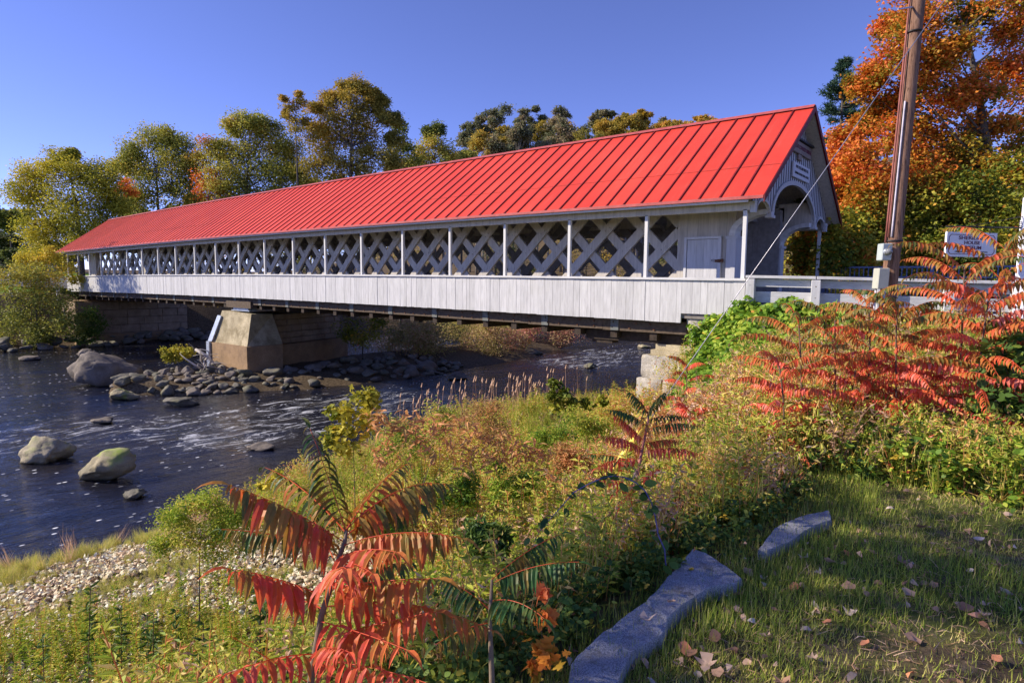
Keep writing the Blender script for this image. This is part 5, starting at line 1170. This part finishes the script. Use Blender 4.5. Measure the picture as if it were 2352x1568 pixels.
# litter of bright dry leaves and stones on the open shore
P = pts(60000, -14.5, -3.4, .2, 7.4, lambda P: inview(P) & (P[:, 2] > .07) & (P[:, 1] < 6.4+.22*(P[:, 0]+13)))
g_ = fbm(P, 1.1, 7.)+.25*fbm(P, 4., 2.); P = P[(g_ > -.35) & (rng.random(len(P)) < np.clip(.55+.9*g_, .2, 1))][:36000]; n = len(P); print('litter', n)
P[:, 2] += rng.uniform(.0, .05, n)+.02; mb = MB(); put(mb, T_DRY, P, rdir(n, .1, .35), unit(rdir(n, 1.3)), .085*rng.uniform(.5, 1.4, n), .05, .55+.28*rng.normal(size=n))
tag(mb.build('leaf_litter', LM['litter']), kind='stuff')
P = pts(12000, -14.3, -5.5, .2, 6.5, lambda P: inview(P) & (P[:, 2] > .03) & beach(P)); g2 = fbm(P, 1.1, 7.); P = P[(g2 < -.08) | ((P[:, 2] < .16) & (rng.random(len(P)) < .22))][:2400]
scatter('shore_grass', 'grass', PR['grass'], P, np.where(P[:, 2] < .2, .28, .15)*rng.uniform(.6, 1.2, len(P)), .28, lean=.3)
P = pts(8000, -9.5, -3.2, .2, 4.4, lambda P: inview(P) & ~onlawn(P)); P = P[rng.random(len(P)) < 0.06+.15*((proj_uv(P)[1] > 1440)|(P[:, 0] > -4.6))]
scatter('green_weeds', 'weed', PR['rod'], P, rng.uniform(.3, .6, len(P)), rng.uniform(-.05, .3, len(P)), sxy=1.1)
P = pts(900, -15, -9, 1, 24, lambda P: (P[:, 0] < interp(SH, P[:, 1])+.9) & (P[:, 2] > .02)); scatter('shore_reeds', 'dry', PR['grass'], P, rng.uniform(.25, .65, len(P)), rng.uniform(.0, .4, len(P)), lean=.25)
# tall seed heads standing above the river edge
P = pts(700, -16.5, -11, 12, 23, lambda P: (P[:, 2] > .15)); P = P[:130]; mb = MB()
for p in P:
    h = rng.uniform(.8, 1.5); e = p+[rng.normal()*.1, rng.normal()*.1, h]; mb.tube([p, (p+e)/2, e], [.006, .005, .004], 3, .6, cap=False); mb.tube([e, e+[.02, .02, .14]], [.018, .006], 4, .9, cap=False)
tag(mb.build('seed_heads', LM['dry']), kind='stuff')

# lawn
def lawn_pts(n, x0, x1, y0, y1, dfall):
    P = pts(n, x0, x1, y0, y1, lambda P: inview(P, 420) & (P[:, 0] > interp(XT, P[:, 1])+.16)); return P[rng.random(len(P)) < np.clip(dfall/dist(P)**1.3, 0, 1)]
P = lawn_pts(760000, -1.7, 8.5, .7, 9, 3.2); g0 = np.sin(P[:, 0]*2.1+1.7*np.sin(P[:, 1]*1.3))*np.cos(P[:, 1]*1.9+P[:, 0]); P = P[rng.random(len(P)) < np.clip(.75+.5*g0, .22, 1)]; n = len(P); print('lawn', n)
ln = fbm(P[::1], 1.3, 5.) if n < 200000 else np.zeros(n)
mb = MB(); a = rng.uniform(0, 6.28, n); tilt = rng.uniform(.3, 2.0, n)
D = np.stack([np.cos(a)*tilt, np.sin(a)*tilt, np.ones(n)], -1); N = np.stack([np.cos(a), np.sin(a), -tilt*.2+.2], -1)
patch = np.clip(ln*1.2+.1, -.5, .6)
put(mb, T_BLADE, P-[0, 0, .005], D, N, (.05+.04*patch)*rng.uniform(.6, 1.7, n), .0042, .62-.30*patch+.22*rng.normal(size=n))
tag(mb.build('lawn_grass', LM['grass']), kind='stuff')
P = lawn_pts(60000, -1.7, 6, 1.2, 9, 2.4)[:16000]; n = len(P); mb = MB()
put(mb, T_BLADE, P+[0, 0, .012], rdir(n, .15, .3), rdir(n, 1.5), .07*rng.uniform(.5, 1.4, n), .004, .5+.3*rng.normal(size=n)); tag(mb.build('dead_grass', LM['dry']), kind='stuff')

P = lawn_pts(9000, -1.7, 6, 1.4, 8, 2.4)[:420]; n = len(P); mb = MB(); put(mb, T_DRY, P+[0, 0, .02], rdir(n, .1, .3), rdir(n, 1.2), .045*rng.uniform(.4, 1.5, n), .028, .4+.3*rng.normal(size=n)); tag(mb.build('leaf_scraps', LM['fallen']), kind='stuff')
P = pts(60000, -1.9, -.3, 1.6, 6, lambda P: np.abs(P[:, 0]-interp(XT, P[:, 1])-.34) < .28); P = P[rng.random(len(P)) < .5][:3600]; n = len(P); a = rng.uniform(0, 6.28, n); put_ = MB(); put(put_, T_BLADE, P, np.stack([np.cos(a)*.7, np.sin(a)*.7, np.ones(n)], -1), np.stack([np.cos(a), np.sin(a), np.zeros(n)], -1), .085*rng.uniform(.5, 1.5, n), .0045, .5+.25*rng.normal(size=n)); tag(put_.build('edge_grass', LM['grass']), kind='stuff')

# ------------------------------------------------------------------ granite kerb stones
def kerb(label, outline, zt, thick, seed, n_=110, zs=None):
    O = np.array(outline, float); k = len(O); L = np.linalg.norm(np.roll(O, -1, 0)-O, axis=1); s = np.concatenate([[0], np.cumsum(L)]); O2 = np.vstack([O, O[:1]])
    t = np.linspace(0, s[-1], n_, endpoint=False); B = np.stack([np.interp(t, s, O2[:, i]) for i in range(2)], -1)
    c = B.mean(0); nn = np.array([mnoise.fractal(Vector((p[0]*9+seed, p[1]*9, 1.)), 1., 2., 3) for p in B]); B = B+(B-c)/np.linalg.norm(B-c, axis=1)[:, None]*nn[:, None]*.011
    rings = [(1.0, -thick), (1.01, -thick*.4), (1.0, -.03), (.985, -.008), (.96, 0.), (.88, 0), (.8, 0), (.7, 0), (.6, 0), (.5, 0), (.4, 0), (.3, 0), (.2, 0), (.1, 0)]
    V = []; 
    for f, z in rings:
        q = c+(B-c)*f; zz = np.array([mnoise.fractal(Vector((p[0]*5, p[1]*5, seed)), 1., 2., 5) for p in q])*.012
        V.append(np.column_stack([q, zt+z+zz]))
    V = np.concatenate(V); F = []
    for i in range(len(rings)-1):
        for j in range(n_): a_ = i*n_+j; b_ = i*n_+(j+1) % n_; F.append([a_, b_, b_+n_, a_+n_])
    V = np.vstack([V, [c[0], c[1], zt+.004]]); last = (len(rings)-1)*n_; F3 = [[last+j, last+(j+1) % n_, len(V)-1] for j in range(n_)]
    o = mesh_np('kerb_stone', V, [np.array(F), np.array(F3)], M['kerb'], None, None, False); return tag(o, label, 'kerb stone', 'granite kerb stones')
def zz_(u, v, z=3.58): return tuple(atz(u, v, z)[:2])
kerb('long blue grey granite kerb stone nearest the camera at the bottom of the lawn edge', [zz_(1300, 1640), zz_(1308, 1520), zz_(1345, 1480), zz_(1420, 1420), zz_(1492, 1372), zz_(1540, 1410), zz_(1525, 1450), zz_(1455, 1490), zz_(1420, 1560), zz_(1400, 1640)], 3.575, .4, 1.)
kerb('wedge shaped granite kerb stone with a peaked end midway along the lawn edge', [zz_(1482, 1380), zz_(1530, 1330), zz_(1570, 1285), zz_(1592, 1260), zz_(1630, 1275), zz_(1706, 1325), zz_(1690, 1340), zz_(1630, 1352), zz_(1575, 1385), zz_(1530, 1425)], 3.585, .4, 5.)
kerb('far granite kerb stone half covered by moss and grass under the brambles', [zz_(1742, 1255), zz_(1780, 1210), zz_(1830, 1185), zz_(1905, 1168), zz_(1912, 1190), zz_(1860, 1210), zz_(1810, 1240), zz_(1762, 1262)], 3.575, .4, 9.)
kerb('low blue grey granite stone cut by the bottom edge beside the red sumac', [zz_(1140, 1640, 3.4), zz_(1160, 1562, 3.4), zz_(1215, 1548, 3.4), zz_(1262, 1575, 3.4), zz_(1290, 1640, 3.4)], 3.42, .4, 13.)
# moss pad
mbp = pts(9000, -1.4, -.6, 3.7, 5.2, lambda P: np.abs((P[:, 0]+.95)*1.2) < .28); 

# ------------------------------------------------------------------ fallen leaves
fp = []
def leafmesh(seed, tpl_, t):
    mb = MB(); r_ = np.random.default_rng(seed)
    V, Fs = tpl_; V = V.copy()*[1, 1, 1]; n_ = 9
    # curled: subdivide as a fan grid
    P = np.array([[a, b_, 0] for a, b_, _ in V]); c = np.array([.45, 0, 0]); R_ = [P, c+(P-c)*.6, c+(P-c)*.25]; k = len(P); G = np.concatenate(R_+[c[None]])
    cu = r_.uniform(.5, 1.6); G[:, 2] = .9*cu*G[:, 1]**2+.5*cu*(G[:, 0]-.5)**2+.05*np.sin(G[:, 0]*9+seed)+.04*np.cos(G[:, 1]*13)
    F = [[i*k+j, i*k+(j+1) % k, (i+1)*k+(j+1) % k, (i+1)*k+j] for i in range(2) for j in range(k)]; F3 = [[2*k+j, 2*k+(j+1) % k, 3*k] for j in range(k)]
    mb.add(G-[.5, 0, 0], F, t); mb.F.setdefault(3, []).append(np.array(F3)); mb.T.setdefault(3, []).append(np.full(k, t)); mb.tube([(-.5, 0, .05), (-.75, .05, .12)], [.012, .008], 4, t, cap=False)
    return mb
LP = []
for i in range(8): LP.append(leafmesh(i, T_MAPLE if i in (1, 4, 6) else T_OVAL, [.1, .45, .95, .3, .6, .4, .2, .7][i]).build('fallen_leaf', LM['fallen'], None, True))
cols = ['brown', 'pale tan', 'rust orange', 'brown', 'grey tan', 'tan', 'dark brown', 'pale grey']
spots_px = [(1590, 1480), (1625, 1500), (1570, 1465), (1650, 1520), (1480, 1440), (1545, 1400), (1700, 1345), (1665, 1345), (1780, 1380), (1870, 1490), (1905, 1410), (1945, 1330), (1880, 1300), (2090, 1350), (2075, 1275), (2315, 1350), (2215, 1385), (2260, 1400), (1990, 1460), (1715, 1295), (1750, 1310), (2000, 1255), (2180, 1250), (2250, 1230), (2120, 1200), (2020, 1215), (1830, 1330), (2150, 1330), (1960, 1395), (1720, 1500), (1800, 1545), (1500, 1540), (1640, 1440), (1560, 1500), (2290, 1500), (2100, 1450), (1850, 1265), (1910, 1275), (2300, 1290), (2230, 1300), (1690, 1470), (1760, 1440)]
for k, (u, v) in enumerate(spots_px):
    p = atz(u+rng.uniform(-5, 5), v, 3.58); p[2] = gz(p[0], p[1])+.03
    if k in (4, 5): p[2] = 3.62
    o = LP[k] if k < 8 else LP[k % 8].copy()
    if k >= 8: COL.objects.link(o)
    s = rng.uniform(.04, .088); place(o, p, (s, s, s), (rng.uniform(-.5, .5), rng.uniform(-.5, .5), rng.uniform(0, 6.3)))
    where = 'among the cluster by the near kerb stone' if u < 1720 and v > 1390 else 'in the shaded grass near the kerb stones' if u < 2000 and v < 1400 else 'in the grass at the right of the lawn' if u > 2000 else 'in the sunny lawn foreground'
    tag(o, 'curled '+cols[k % 8]+' leaf lying '+where, 'leaf', 'fallen leaves on the lawn')

# ------------------------------------------------------------------ sumacs
UPV = np.array([0, 0, 1.])
def frond(mb, a, b_, sag, L, W, t0, t1, n=13, droop=.9, rad=.004, bare=.12, mid=None):
    a = np.array(a, float); b_ = np.array(b_, float); m = (a+b_)/2+[0, 0, sag] if mid is None else np.array(mid, float)
    P = bez(a, m, b_, 12); T = unit(np.gradient(P, axis=0)); mb.tube(P, np.linspace(rad, rad*.4, 12), 5, .72, cap=False)
    tt = np.linspace(bare, 1, n); c = np.stack([np.interp(tt, np.linspace(0, 1, 12), P[:, k]) for k in range(3)], -1); D = unit(np.stack([np.interp(tt, np.linspace(0, 1, 12), T[:, k]) for k in range(3)], -1))
    side = unit(np.cross(D, UPV)+1e-6)
    for s in (-1, 1):
        sz = np.sin(np.clip((tt*.82+.16), 0, 1)*math.pi)**.5; dr = droop*rng.uniform(.75, 1.2, n)[:, None]
        dd = side*s*.8+D*.28-UPV*dr+rng.normal(size=(n, 3))*.10; nn = unit(UPV*.7+side*s*.6*dr+rng.normal(size=(n, 3))*.15)
        put(mb, T_LANCE, c+rng.normal(size=(n, 3))*.002, dd, nn, L*sz*rng.uniform(.85, 1.1, n), W*sz, np.linspace(t0, t1, n)+rng.normal(size=n)*.13)
    put(mb, T_LANCE, c[-1:], D[-1:]-UPV*.3, UPV[None]+0., L*.7, W*.8, t1)
def sumac_px(label, trunk, fronds, rad=.014, stem='sumacbark', name='sumac'):
    """trunk: (u,v,d) list; fronds: (u0,v0,d0, u1,v1,d1, sag, tint0, tint1, L, n)"""
    T = [at(*p) for p in trunk]; b0 = T[0].copy(); g = gz(b0[0], b0[1]); b0[2] = min(g-.05, b0[2]); 
    root = empty(name, (T[0][0], T[0][1], max(g, b0[2])), label, 'sumac'); mb = MB(); path = [b0]+T; P = np.array(path); mb.tube(P, np.linspace(rad*1.3, rad*.55, len(P)), 8, 1.); mb.build('trunk', M[stem], root, True)
    for f in fronds:
        u0, v0, d0, u1, v1, d1, sag, t0, t1, L, n = f; n = int(n*1.25); L = L*.9; t0, t1 = t0*.92, t1*.88; mb = MB(); frond(mb, at(u0, v0, d0), at(u1, v1, d1), sag, L, L*.24, t0, t1, n, rad=rad*.2); mb.build('frond', LM['sumac'], root)
    return root
Z2 = lambda a, b_, d: ((800+a/1.274)*.5742, (1500+b_/1.274)*.5742, d)       # picture survey grid of the near sumac
def F2(a0, b0, d0, a1, b1, d1, sag, t0, t1, L=.115, n=13): return (*Z2(a0, b0, d0), *Z2(a1, b1, d1), sag, t0, t1, L, n)
sumac_px('tall red and orange sumac closest to the camera with hanging leaflets', [Z2(555, 1620, 1.85), Z2(590, 1400, 1.85), Z2(620, 1220, 1.85), Z2(665, 1080, 1.85), Z2(700, 950, 1.86), Z2(738, 850, 1.87), Z2(745, 790, 1.88)],
  [F2(735, 850, 1.88, 150, 560, 1.75, .03, .55, .50, .145, 16), F2(742, 790, 1.88, 560, 270, 2.0, .02, .35, .12, .105, 13), F2(742, 790, 1.88, 1270, 560, 2.1, .11, .50, .22, .125, 16), F2(738, 800, 1.9, 1060, 450, 2.3, .07, .60, .30, .11, 12),
   F2(560, 850, 2.0, 110, 785, 2.0, .015, .30, .08, .085, 13), F2(735, 865, 1.86, 1330, 830, 1.8, .055, .60, .42, .125, 16), F2(620, 1120, 1.85, 150, 985, 1.65, .02, .74, .70, .125, 12), F2(660, 1090, 1.85, 745, 985, 1.35, .05, .82, .66, .115, 9),
   F2(665, 1085, 1.85, 1210, 1035, 1.7, .015, .68, .46, .13, 12), F2(615, 1350, 1.85, 1190, 1205, 1.7, .012, .74, .64, .125, 11), F2(640, 1180, 1.86, 1490, 1300, 1.9, .09, .62, .52, .11, 14), F2(618, 1255, 1.84, 1060, 1400, 1.5, .01, .76, .72, .10, 8),
   F2(580, 1420, 1.84, 55, 1560, 1.55, .035, .72, .74, .10, 9), F2(545, 1560, 1.84, 170, 1335, 1.7, .0, .72, .70, .03, 4), F2(590, 1450, 1.86, 1250, 1600, 1.6, .03, .80, .74, .11, 12), F2(600, 1400, 1.86, 760, 1410, 1.6, .02, .82, .78, .08, 8),
   F2(690, 960, 1.9, 540, 690, 2.2, .04, .45, .2, .10, 10), F2(742, 800, 1.9, 330, 470, 2.3, .06, .45, .15, .10, 13), F2(740, 820, 1.9, 1180, 660, 2.2, .07, .35, .12, .11, 14), F2(660, 1100, 1.9, 1100, 950, 2.2, .05, .3, .1, .10, 12), F2(640, 1200, 1.9, 330, 1130, 2.2, .04, .35, .25, .10, 11), F2(700, 930, 1.87, 1000, 900, 1.6, .03, .8, .6, .11, 11), F2(700, 950, 1.9, 880, 1010, 1.5, .02, .74, .7, .11, 7)], rad=.0095)
sumac_px('dark green sumac low behind the nearest red sumac', [(1130, 1560, 2.3), (1125, 1420, 2.35), (1130, 1330, 2.4)],
  [(1130, 1330, 2.4, 1290, 1225, 2.5, .04, .05, .0, .10, 12), (1128, 1340, 2.4, 1330, 1290, 2.3, .05, .05, .02, .11, 13), (1126, 1380, 2.4, 1250, 1420, 2.2, .06, .08, .04, .11, 11), (1125, 1400, 2.4, 1010, 1330, 2.5, .04, .1, .05, .10, 11), (1125, 1430, 2.35, 1000, 1480, 2.2, .03, .25, .1, .10, 10)], rad=.010)
Z3 = lambda a, b_, d: ((1900+a/1.568)*.5742, (1400+b_/1.568)*.5742, d)
def F3_(a0, b0, d0, a1, b1, d1, sag, t0, t1, L=.085, n=13): return (*Z3(a0, b0, d0), *Z3(a1, b1, d1), sag, t0, t1, L, n)
sumac_px('mid slope sumac with red lower and green upper fronds before the yellow guy sleeve', [Z3(925, 1180, 4.2), Z3(970, 950, 4.3), Z3(1015, 800, 4.35), Z3(1045, 640, 4.4), Z3(1075, 500, 4.4), Z3(1090, 410, 4.4)],
  [F3_(1090, 410, 4.4, 955, 255, 4.5, .05, .15, .08), F3_(1090, 400, 4.4, 1195, 265, 4.3, .05, .12, .1), F3_(1080, 480, 4.4, 840, 375, 4.4, .07, .1, .05), F3_(1075, 500, 4.4, 1410, 480, 4.3, .07, .15, .06), F3_(1088, 440, 4.4, 1330, 425, 4.6, .06, .15, .08),
   F3_(1050, 620, 4.4, 790, 545, 4.2, .06, .84, .76, .10), F3_(1060, 570, 4.4, 865, 405, 4.4, .04, .76, .68, .095), F3_(1070, 540, 4.4, 1050, 420, 4.0, .04, .52, .4), F3_(1040, 690, 4.4, 760, 740, 4.3, .07, .84, .82, .10), F3_(1048, 640, 4.4, 1410, 655, 4.2, .08, .84, .74, .10),
   F3_(1050, 600, 4.4, 1290, 570, 4.4, .05, .72, .5), F3_(1030, 720, 4.4, 700, 655, 4.5, .06, .12, .04), F3_(1000, 860, 4.3, 735, 800, 4.1, .04, .82, .84, .09, 9), F3_(1000, 860, 4.3, 870, 900, 4.1, .04, .82, .84, .09, 8), F3_(985, 900, 4.3, 905, 985, 4.0, .03, .84, .84, .09, 8), F3_(1010, 830, 4.3, 1160, 740, 4.2, .03, .84, .82, .09, 9)], rad=.013, stem='redstem')
def sumac_auto(label, base, top, n, fl, seed, tlo=.78, thi=.30, L=.078, name='sumac', spread=1.):
    global rng
    old = rng; rng = np.random.default_rng(seed); base = np.array(base, float); top = np.array(top, float)
    root = empty(name, base, label, 'sumac', 'red sumacs on the bank'); mb = MB(); mid = (base+top)/2+rng.normal(size=3)*.05*[1, 1, 0]; P = bez(base-[0, 0, .1], mid, top, 8); mb.tube(P, np.linspace(.012, .007, 8), 7); mb.build('trunk', M['twig'], root, True)
    a = rng.uniform(0, 6.28); n = n+5; fl = fl*1.1
    for i in range(n):
        f = 1-.72*(i/n)**1.05; a += 2.4+rng.normal()*.2; c = np.array([np.interp(f, np.linspace(0, 1, 8), P[:, k]) for k in range(3)]); d = np.array([math.cos(a), math.sin(a), 0])
        up = fl*(.80*(f-.62)); l = fl*rng.uniform(.85, 1.1)*(1 if f < .92 else .75)*spread; e = c+d*l+[0, 0, up]
        t = tlo+(thi-tlo)*((f-.28)/.72); t += rng.normal()*.09; mb = MB(); frond(mb, c, e, (.22+.12*f)*l, L*rng.uniform(.9, 1.15), L*.36, t+.05, t-.1, 17, rad=.003, droop=1.15); mb.build('frond', LM['sumac'], root)
    rng = old; return root
def sp(u, v, d): return at(u, v, d)
def sum_at(label, u, v, d, ut, vt, n, fl, seed, **k):
    p = sp(u, v, d); p[2] = gz(p[0], p[1]); t = at(ut, vt, d); sumac_auto(label, p, t, n, fl, seed, **k)
sum_at('slender sumac leftmost on the bank below the first rail post', 1850, 900, 5.95, 1835, 745, 17, 0.53, 1)
sum_at('sumac beneath the middle rail span beside the leftmost one', 1925, 900, 6.30, 1918, 735, 16, 0.52, 2, tlo=.70)
sum_at('sumac whose top fronds cross the third rail post', 1985, 880, 6.20, 1995, 690, 15, 0.46, 3, thi=.38)
sum_at('broad sumac right under the utility pole base', 2075, 930, 5.95, 2060, 720, 18, 0.63, 4, tlo=.78, L=.095)
sum_at('low bright red sumac at the front of the bank', 1960, 960, 6.20, 1965, 850, 13, 0.57, 5, tlo=.82, thi=.7)
sum_at('low red sumac on the left end of the thicket', 1800, 930, 5.70, 1790, 840, 11, 0.44, 6, tlo=.8, thi=.6)
sum_at('tall sumac in front of the museum sign', 2210, 900, 5.95, 2215, 620, 19, 0.74, 7, tlo=.74, thi=.36, L=.095)
sum_at('sumac overlapping the sign post at the right edge', 2320, 850, 6.20, 2310, 560, 17, 0.78, 8, tlo=.7, thi=.34, L=.095)
sum_at('bright orange red sumac at right in front of the rail end', 2240, 1000, 5.70, 2270, 690, 17, 0.65, 9, tlo=.84, thi=.62, L=.095)
sum_at('small flame red sumac low at the right of the thicket', 2150, 1010, 5.95, 2150, 880, 12, 0.54, 10, tlo=.84, thi=.75)
sum_at('small red sumac by the abutment under the guy wire', 1575, 900, 9.50, 1578, 838, 9, 0.40, 12, tlo=.84, thi=.6)
sum_at('tiny red sumac in the weeds above the mid slope sumac', 1585, 1010, 7.50, 1585, 940, 7, 0.26, 13, tlo=.86, thi=.8)

# ------------------------------------------------------------------ saplings and shrubs of the near bank
def sap(label, trunk, lobes, mat, leaf, n_per, mu, T=T_MAPLE, cat='sapling', name='maple_sapling', tr=.012, lw=1., ncl=7, fl=.9, sd=.16):
    b0 = at(*trunk); b0[2] = gz(b0[0], b0[1]); return lobe_tree(name, label, cat, tuple(b0), [L3(u, v, r, d, t) for u, v, r, d, t in lobes], mat, leaf, n_per, mu, tr=tr, T=T, lw=lw, ncl=ncl, fl=fl, sd=sd)
sap('bright yellow green maple sapling at the river edge', (815, 1040, 9.8), [(855, 905, 18, 9.8, 0), (835, 915, 20, 9.8, 0), (800, 935, 22, 9.8, .1), (765, 945, 16, 9.8, -.05), (845, 945, 26, 9.8, .15), (780, 985, 24, 9.8, 0), (825, 985, 26, 9.8, .25), (800, 1020, 30, 9.8, .1), (760, 1010, 18, 9.8, 0)], 'yellow', .085, 110, .38)
sap('pale green maple sapling at the shoreline left of the abutment', (1290, 960, 14), [(1278, 885, 13, 14, -.1), (1268, 905, 13, 14, 0), (1295, 905, 12, 14, -.05), (1310, 925, 16, 14, 0), (1280, 930, 16, 14, .05), (1345, 925, 12, 14, 0), (1385, 920, 14, 14, .2)], 'ygreen', .09, 110, .45)
sap('small orange red maple seedling beside the near kerb stone', (1245, 1568, 2.6), [(1248, 1355, 12, 2.6, .1), (1255, 1410, 14, 2.55, 0), (1235, 1470, 22, 2.5, -.25), (1250, 1510, 24, 2.45, -.3), (1225, 1530, 18, 2.5, -.35)], 'orange', .048, 20, .85, ncl=2, tr=.004)
sap('yellow leaved seedling just left of the sumac top', (640, 1130, 5.2), [(620, 1100, 12, 5.2, 0), (605, 1115, 10, 5.2, .1), (635, 1085, 9, 5.2, 0)], 'yellow', .05, 28, .5, ncl=3, tr=.005)
sap('brown leaved willow shrub with drooping leaves in the middle of the bank', (900, 1130, 5.5), [(u, v, r, 5.6, t) for u, v, r, t in [(870, 960, 30, .1), (905, 990, 34, 0), (960, 970, 36, .1), (1010, 985, 34, .2), (1060, 980, 34, .15), (1110, 1000, 34, .1), (1160, 1010, 34, .1), (1200, 1040, 30, .1), (1240, 1040, 26, 0), (980, 1030, 36, .1), (880, 1040, 30, .2), (1060, 1040, 34, 0), (1130, 1050, 30, .1)]], 'rust', .085, 55, .72, T=T_LANCE, cat='shrub', name='willow_shrub', lw=.3, ncl=8, sd=.2)
sap('feathery green aster mound at the shore left of the near sumac', (450, 1290, 7.6), [(u, v, r, 7.8, t) for u, v, r, t in [(400, 1200, 34, 0), (440, 1165, 34, .05), (480, 1150, 30, .1), (500, 1200, 40, 0), (430, 1235, 40, .1), (380, 1240, 28, .05), (540, 1180, 34, 0), (490, 1250, 40, .15), (560, 1230, 36, .1)]], 'weed', .045, 900, .45, T=T_FOLD, cat='shrub', name='aster_mound', lw=.4, ncl=12)
sap('leafy dark green shrub crowding the right edge below the sumacs', (2330, 1080, 5.6), [(u, v, r, d, t) for u, v, r, d, t in [(2340, 760, 36, 5.7, .3), (2300, 820, 36, 5.7, .1), (2350, 850, 44, 5.6, 0), (2290, 900, 40, 5.6, 0), (2330, 950, 46, 5.5, -.1), (2250, 960, 36, 5.6, .1), (2210, 1000, 40, 5.7, .1), (2280, 1020, 46, 5.5, -.05), (2350, 1050, 46, 5.4, -.15), (2380, 930, 50, 5.5, -.1), (2160, 1030, 32, 5.8, .1), (2380, 800, 40, 5.5, .1)]], 'bramble', .08, 150, .42, T=T_OVAL, cat='shrub', name='leafy_shrub', lw=.9, ncl=8, tr=.02)
sap('mixed green bramble bush in the middle of the right bank', (1950, 1080, 5.9), [(u, v, r, 6.0, t) for u, v, r, t in [(1850, 960, 34, .1), (1910, 985, 40, 0), (1980, 960, 40, .1), (2050, 980, 40, .1), (2120, 960, 34, 0), (1880, 1030, 40, .1), (1960, 1040, 44, 0), (2040, 1050, 44, .1), (2110, 1040, 40, 0), (1990, 1090, 36, .2)]], 'bramble', .065, 150, .62, T=T_OVAL, cat='shrub', name='bramble_bush', lw=.9, ncl=9, tr=.012)
ms = [(930, 1000, 46, 9.0, 'weed', .35, 'yellow green'), (1010, 960, 40, 11.0, 'weed', .55, 'pale gold'), (1120, 960, 44, 10.5, 'rust', .6, 'rusty'), (1260, 990, 40, 9.5, 'weed', .3, 'fresh green'), (1350, 970, 40, 10.0, 'weed', .45, 'olive'), (1180, 1090, 46, 6.4, 'weed', .3, 'light green'), (1320, 1060, 44, 7.2, 'rust', .7, 'red brown'), (1040, 1120, 44, 5.6, 'weed', .35, 'lime green'), (1650, 960, 50, 8.0, 'rust', .8, 'tan brown'), (1730, 920, 46, 8.4, 'weed', .6, 'golden'), (1620, 1080, 50, 5.8, 'dry', .6, 'pinkish dry'), (1700, 1030, 44, 6.6, 'dry', .5, 'straw coloured'), (880, 1180, 44, 4.6, 'weed', .4, 'bright green'), (1130, 1230, 44, 4.0, 'bramble', .5, 'dark green'), (1560, 1150, 40, 4.8, 'rust', .5, 'brown')]
for (u, v, r, d, mt, mu, w_) in ms:
    lb = [(u+rng.uniform(-1, 1)*r, v+rng.uniform(-.5, .9)*r, r*rng.uniform(.45, .7), d, rng.normal()*.06) for _ in range(7)]
    sap(w_+' weedy bush rising from the meadow '+('left of the mid slope sumac' if u < 1400 and v > 1040 else 'near the river edge' if u < 1400 else 'right of the yellow sleeve'), (u, v+40, d), lb, mt, .05, 240, mu, T=T_FOLD, cat='shrub', name='meadow_bush', lw=.42, ncl=7, tr=.01, sd=.18)
for k, (u, v, h, d) in enumerate([(200, 1568, 225, 5.0), (330, 1560, 150, 5.2), (345, 1600, 190, 4.4), (590, 1560, 210, 3.6), (90, 1580, 120, 4.8), (460, 1580, 150, 4.2), (395, 1500, 100, 5.6), (270, 1500, 110, 5.8)]):
    b0 = at(u, v, d); z0 = gz(b0[0], b0[1]); tp = at(u+8, v-h, d); H = tp[2]-z0
    mb = MB(); P = bez(np.array([b0[0], b0[1], z0-.03]), (np.array([b0[0], b0[1], z0])+tp)/2+rng.normal(size=3)*.03, tp, 8)
    root = empty('goldenrod_stalk', (b0[0], b0[1], z0), ['tallest dark green leafy stalk in the lower left corner', 'short leafy stalk right of the tallest one', 'leafy stalk at the bottom edge left of the sumac', 'tall green stalk touching the left fronds of the red sumac', 'small stalk at the bottom left corner', 'middle sized stalk between the two taller stalks', 'slim stalk farther back among the leaf litter', 'slim stalk behind the tallest stalk'][k], 'plant', 'leafy stalks at lower left')
    mb.tube(P, np.linspace(.006, .003, 8), 5); mb.build('stem', M['twig'], root, True); mb = MB()
    n = int(70*H); t = rng.uniform(.1, 1, n); c = np.stack([np.interp(t, np.linspace(0, 1, 8), P[:, q]) for q in range(3)], -1); a = rng.uniform(0, 6.28, n)
    D = np.stack([np.cos(a), np.sin(a), rng.uniform(-.2, .8, n)], -1); put(mb, T_LANCE, c, D, rdir(n, 1.3), (.13-.06*t)*rng.uniform(.7, 1.2, n), .022, .30+.12*rng.normal(size=n)); mb.build('leaves', LM['green'], root)
# arching bramble cane
rt_ = empty('bramble_cane', at(1520, 1290, 3.4), 'arching purple bramble cane in front of the mid slope sumac', 'plant')
ax = [(370, 1200), (420, 1110), (480, 1050), (560, 960), (620, 890), (700, 845), (800, 800), (870, 788), (935, 795), (1010, 830), (1065, 880), (1105, 950), (1130, 1040), (1150, 1160), (1190, 1250), (1200, 1390)]
P = np.array([at(*Z3(a, b_, 3.7-.3*i/15)) for i, (a, b_) in enumerate(ax)]); mb = MB(); mb.tube(P, np.linspace(.0025, .004, len(P)), 6); mb.build('cane', M['purple'], rt_, True)
mb = MB(); n = 46; t = rng.uniform(0, len(P)-1, n); c = np.stack([np.interp(t, np.arange(len(P)), P[:, q]) for q in range(3)], -1)+rng.normal(size=(n, 3))*.03; put(mb, T_OVAL, c, rdir(n, -.5, .6), rdir(n, 1.), .065*rng.uniform(.7, 1.3, n), .055, .32+.15*rng.normal(size=n)); mb.build('leaves', LM['bramble'], rt_)
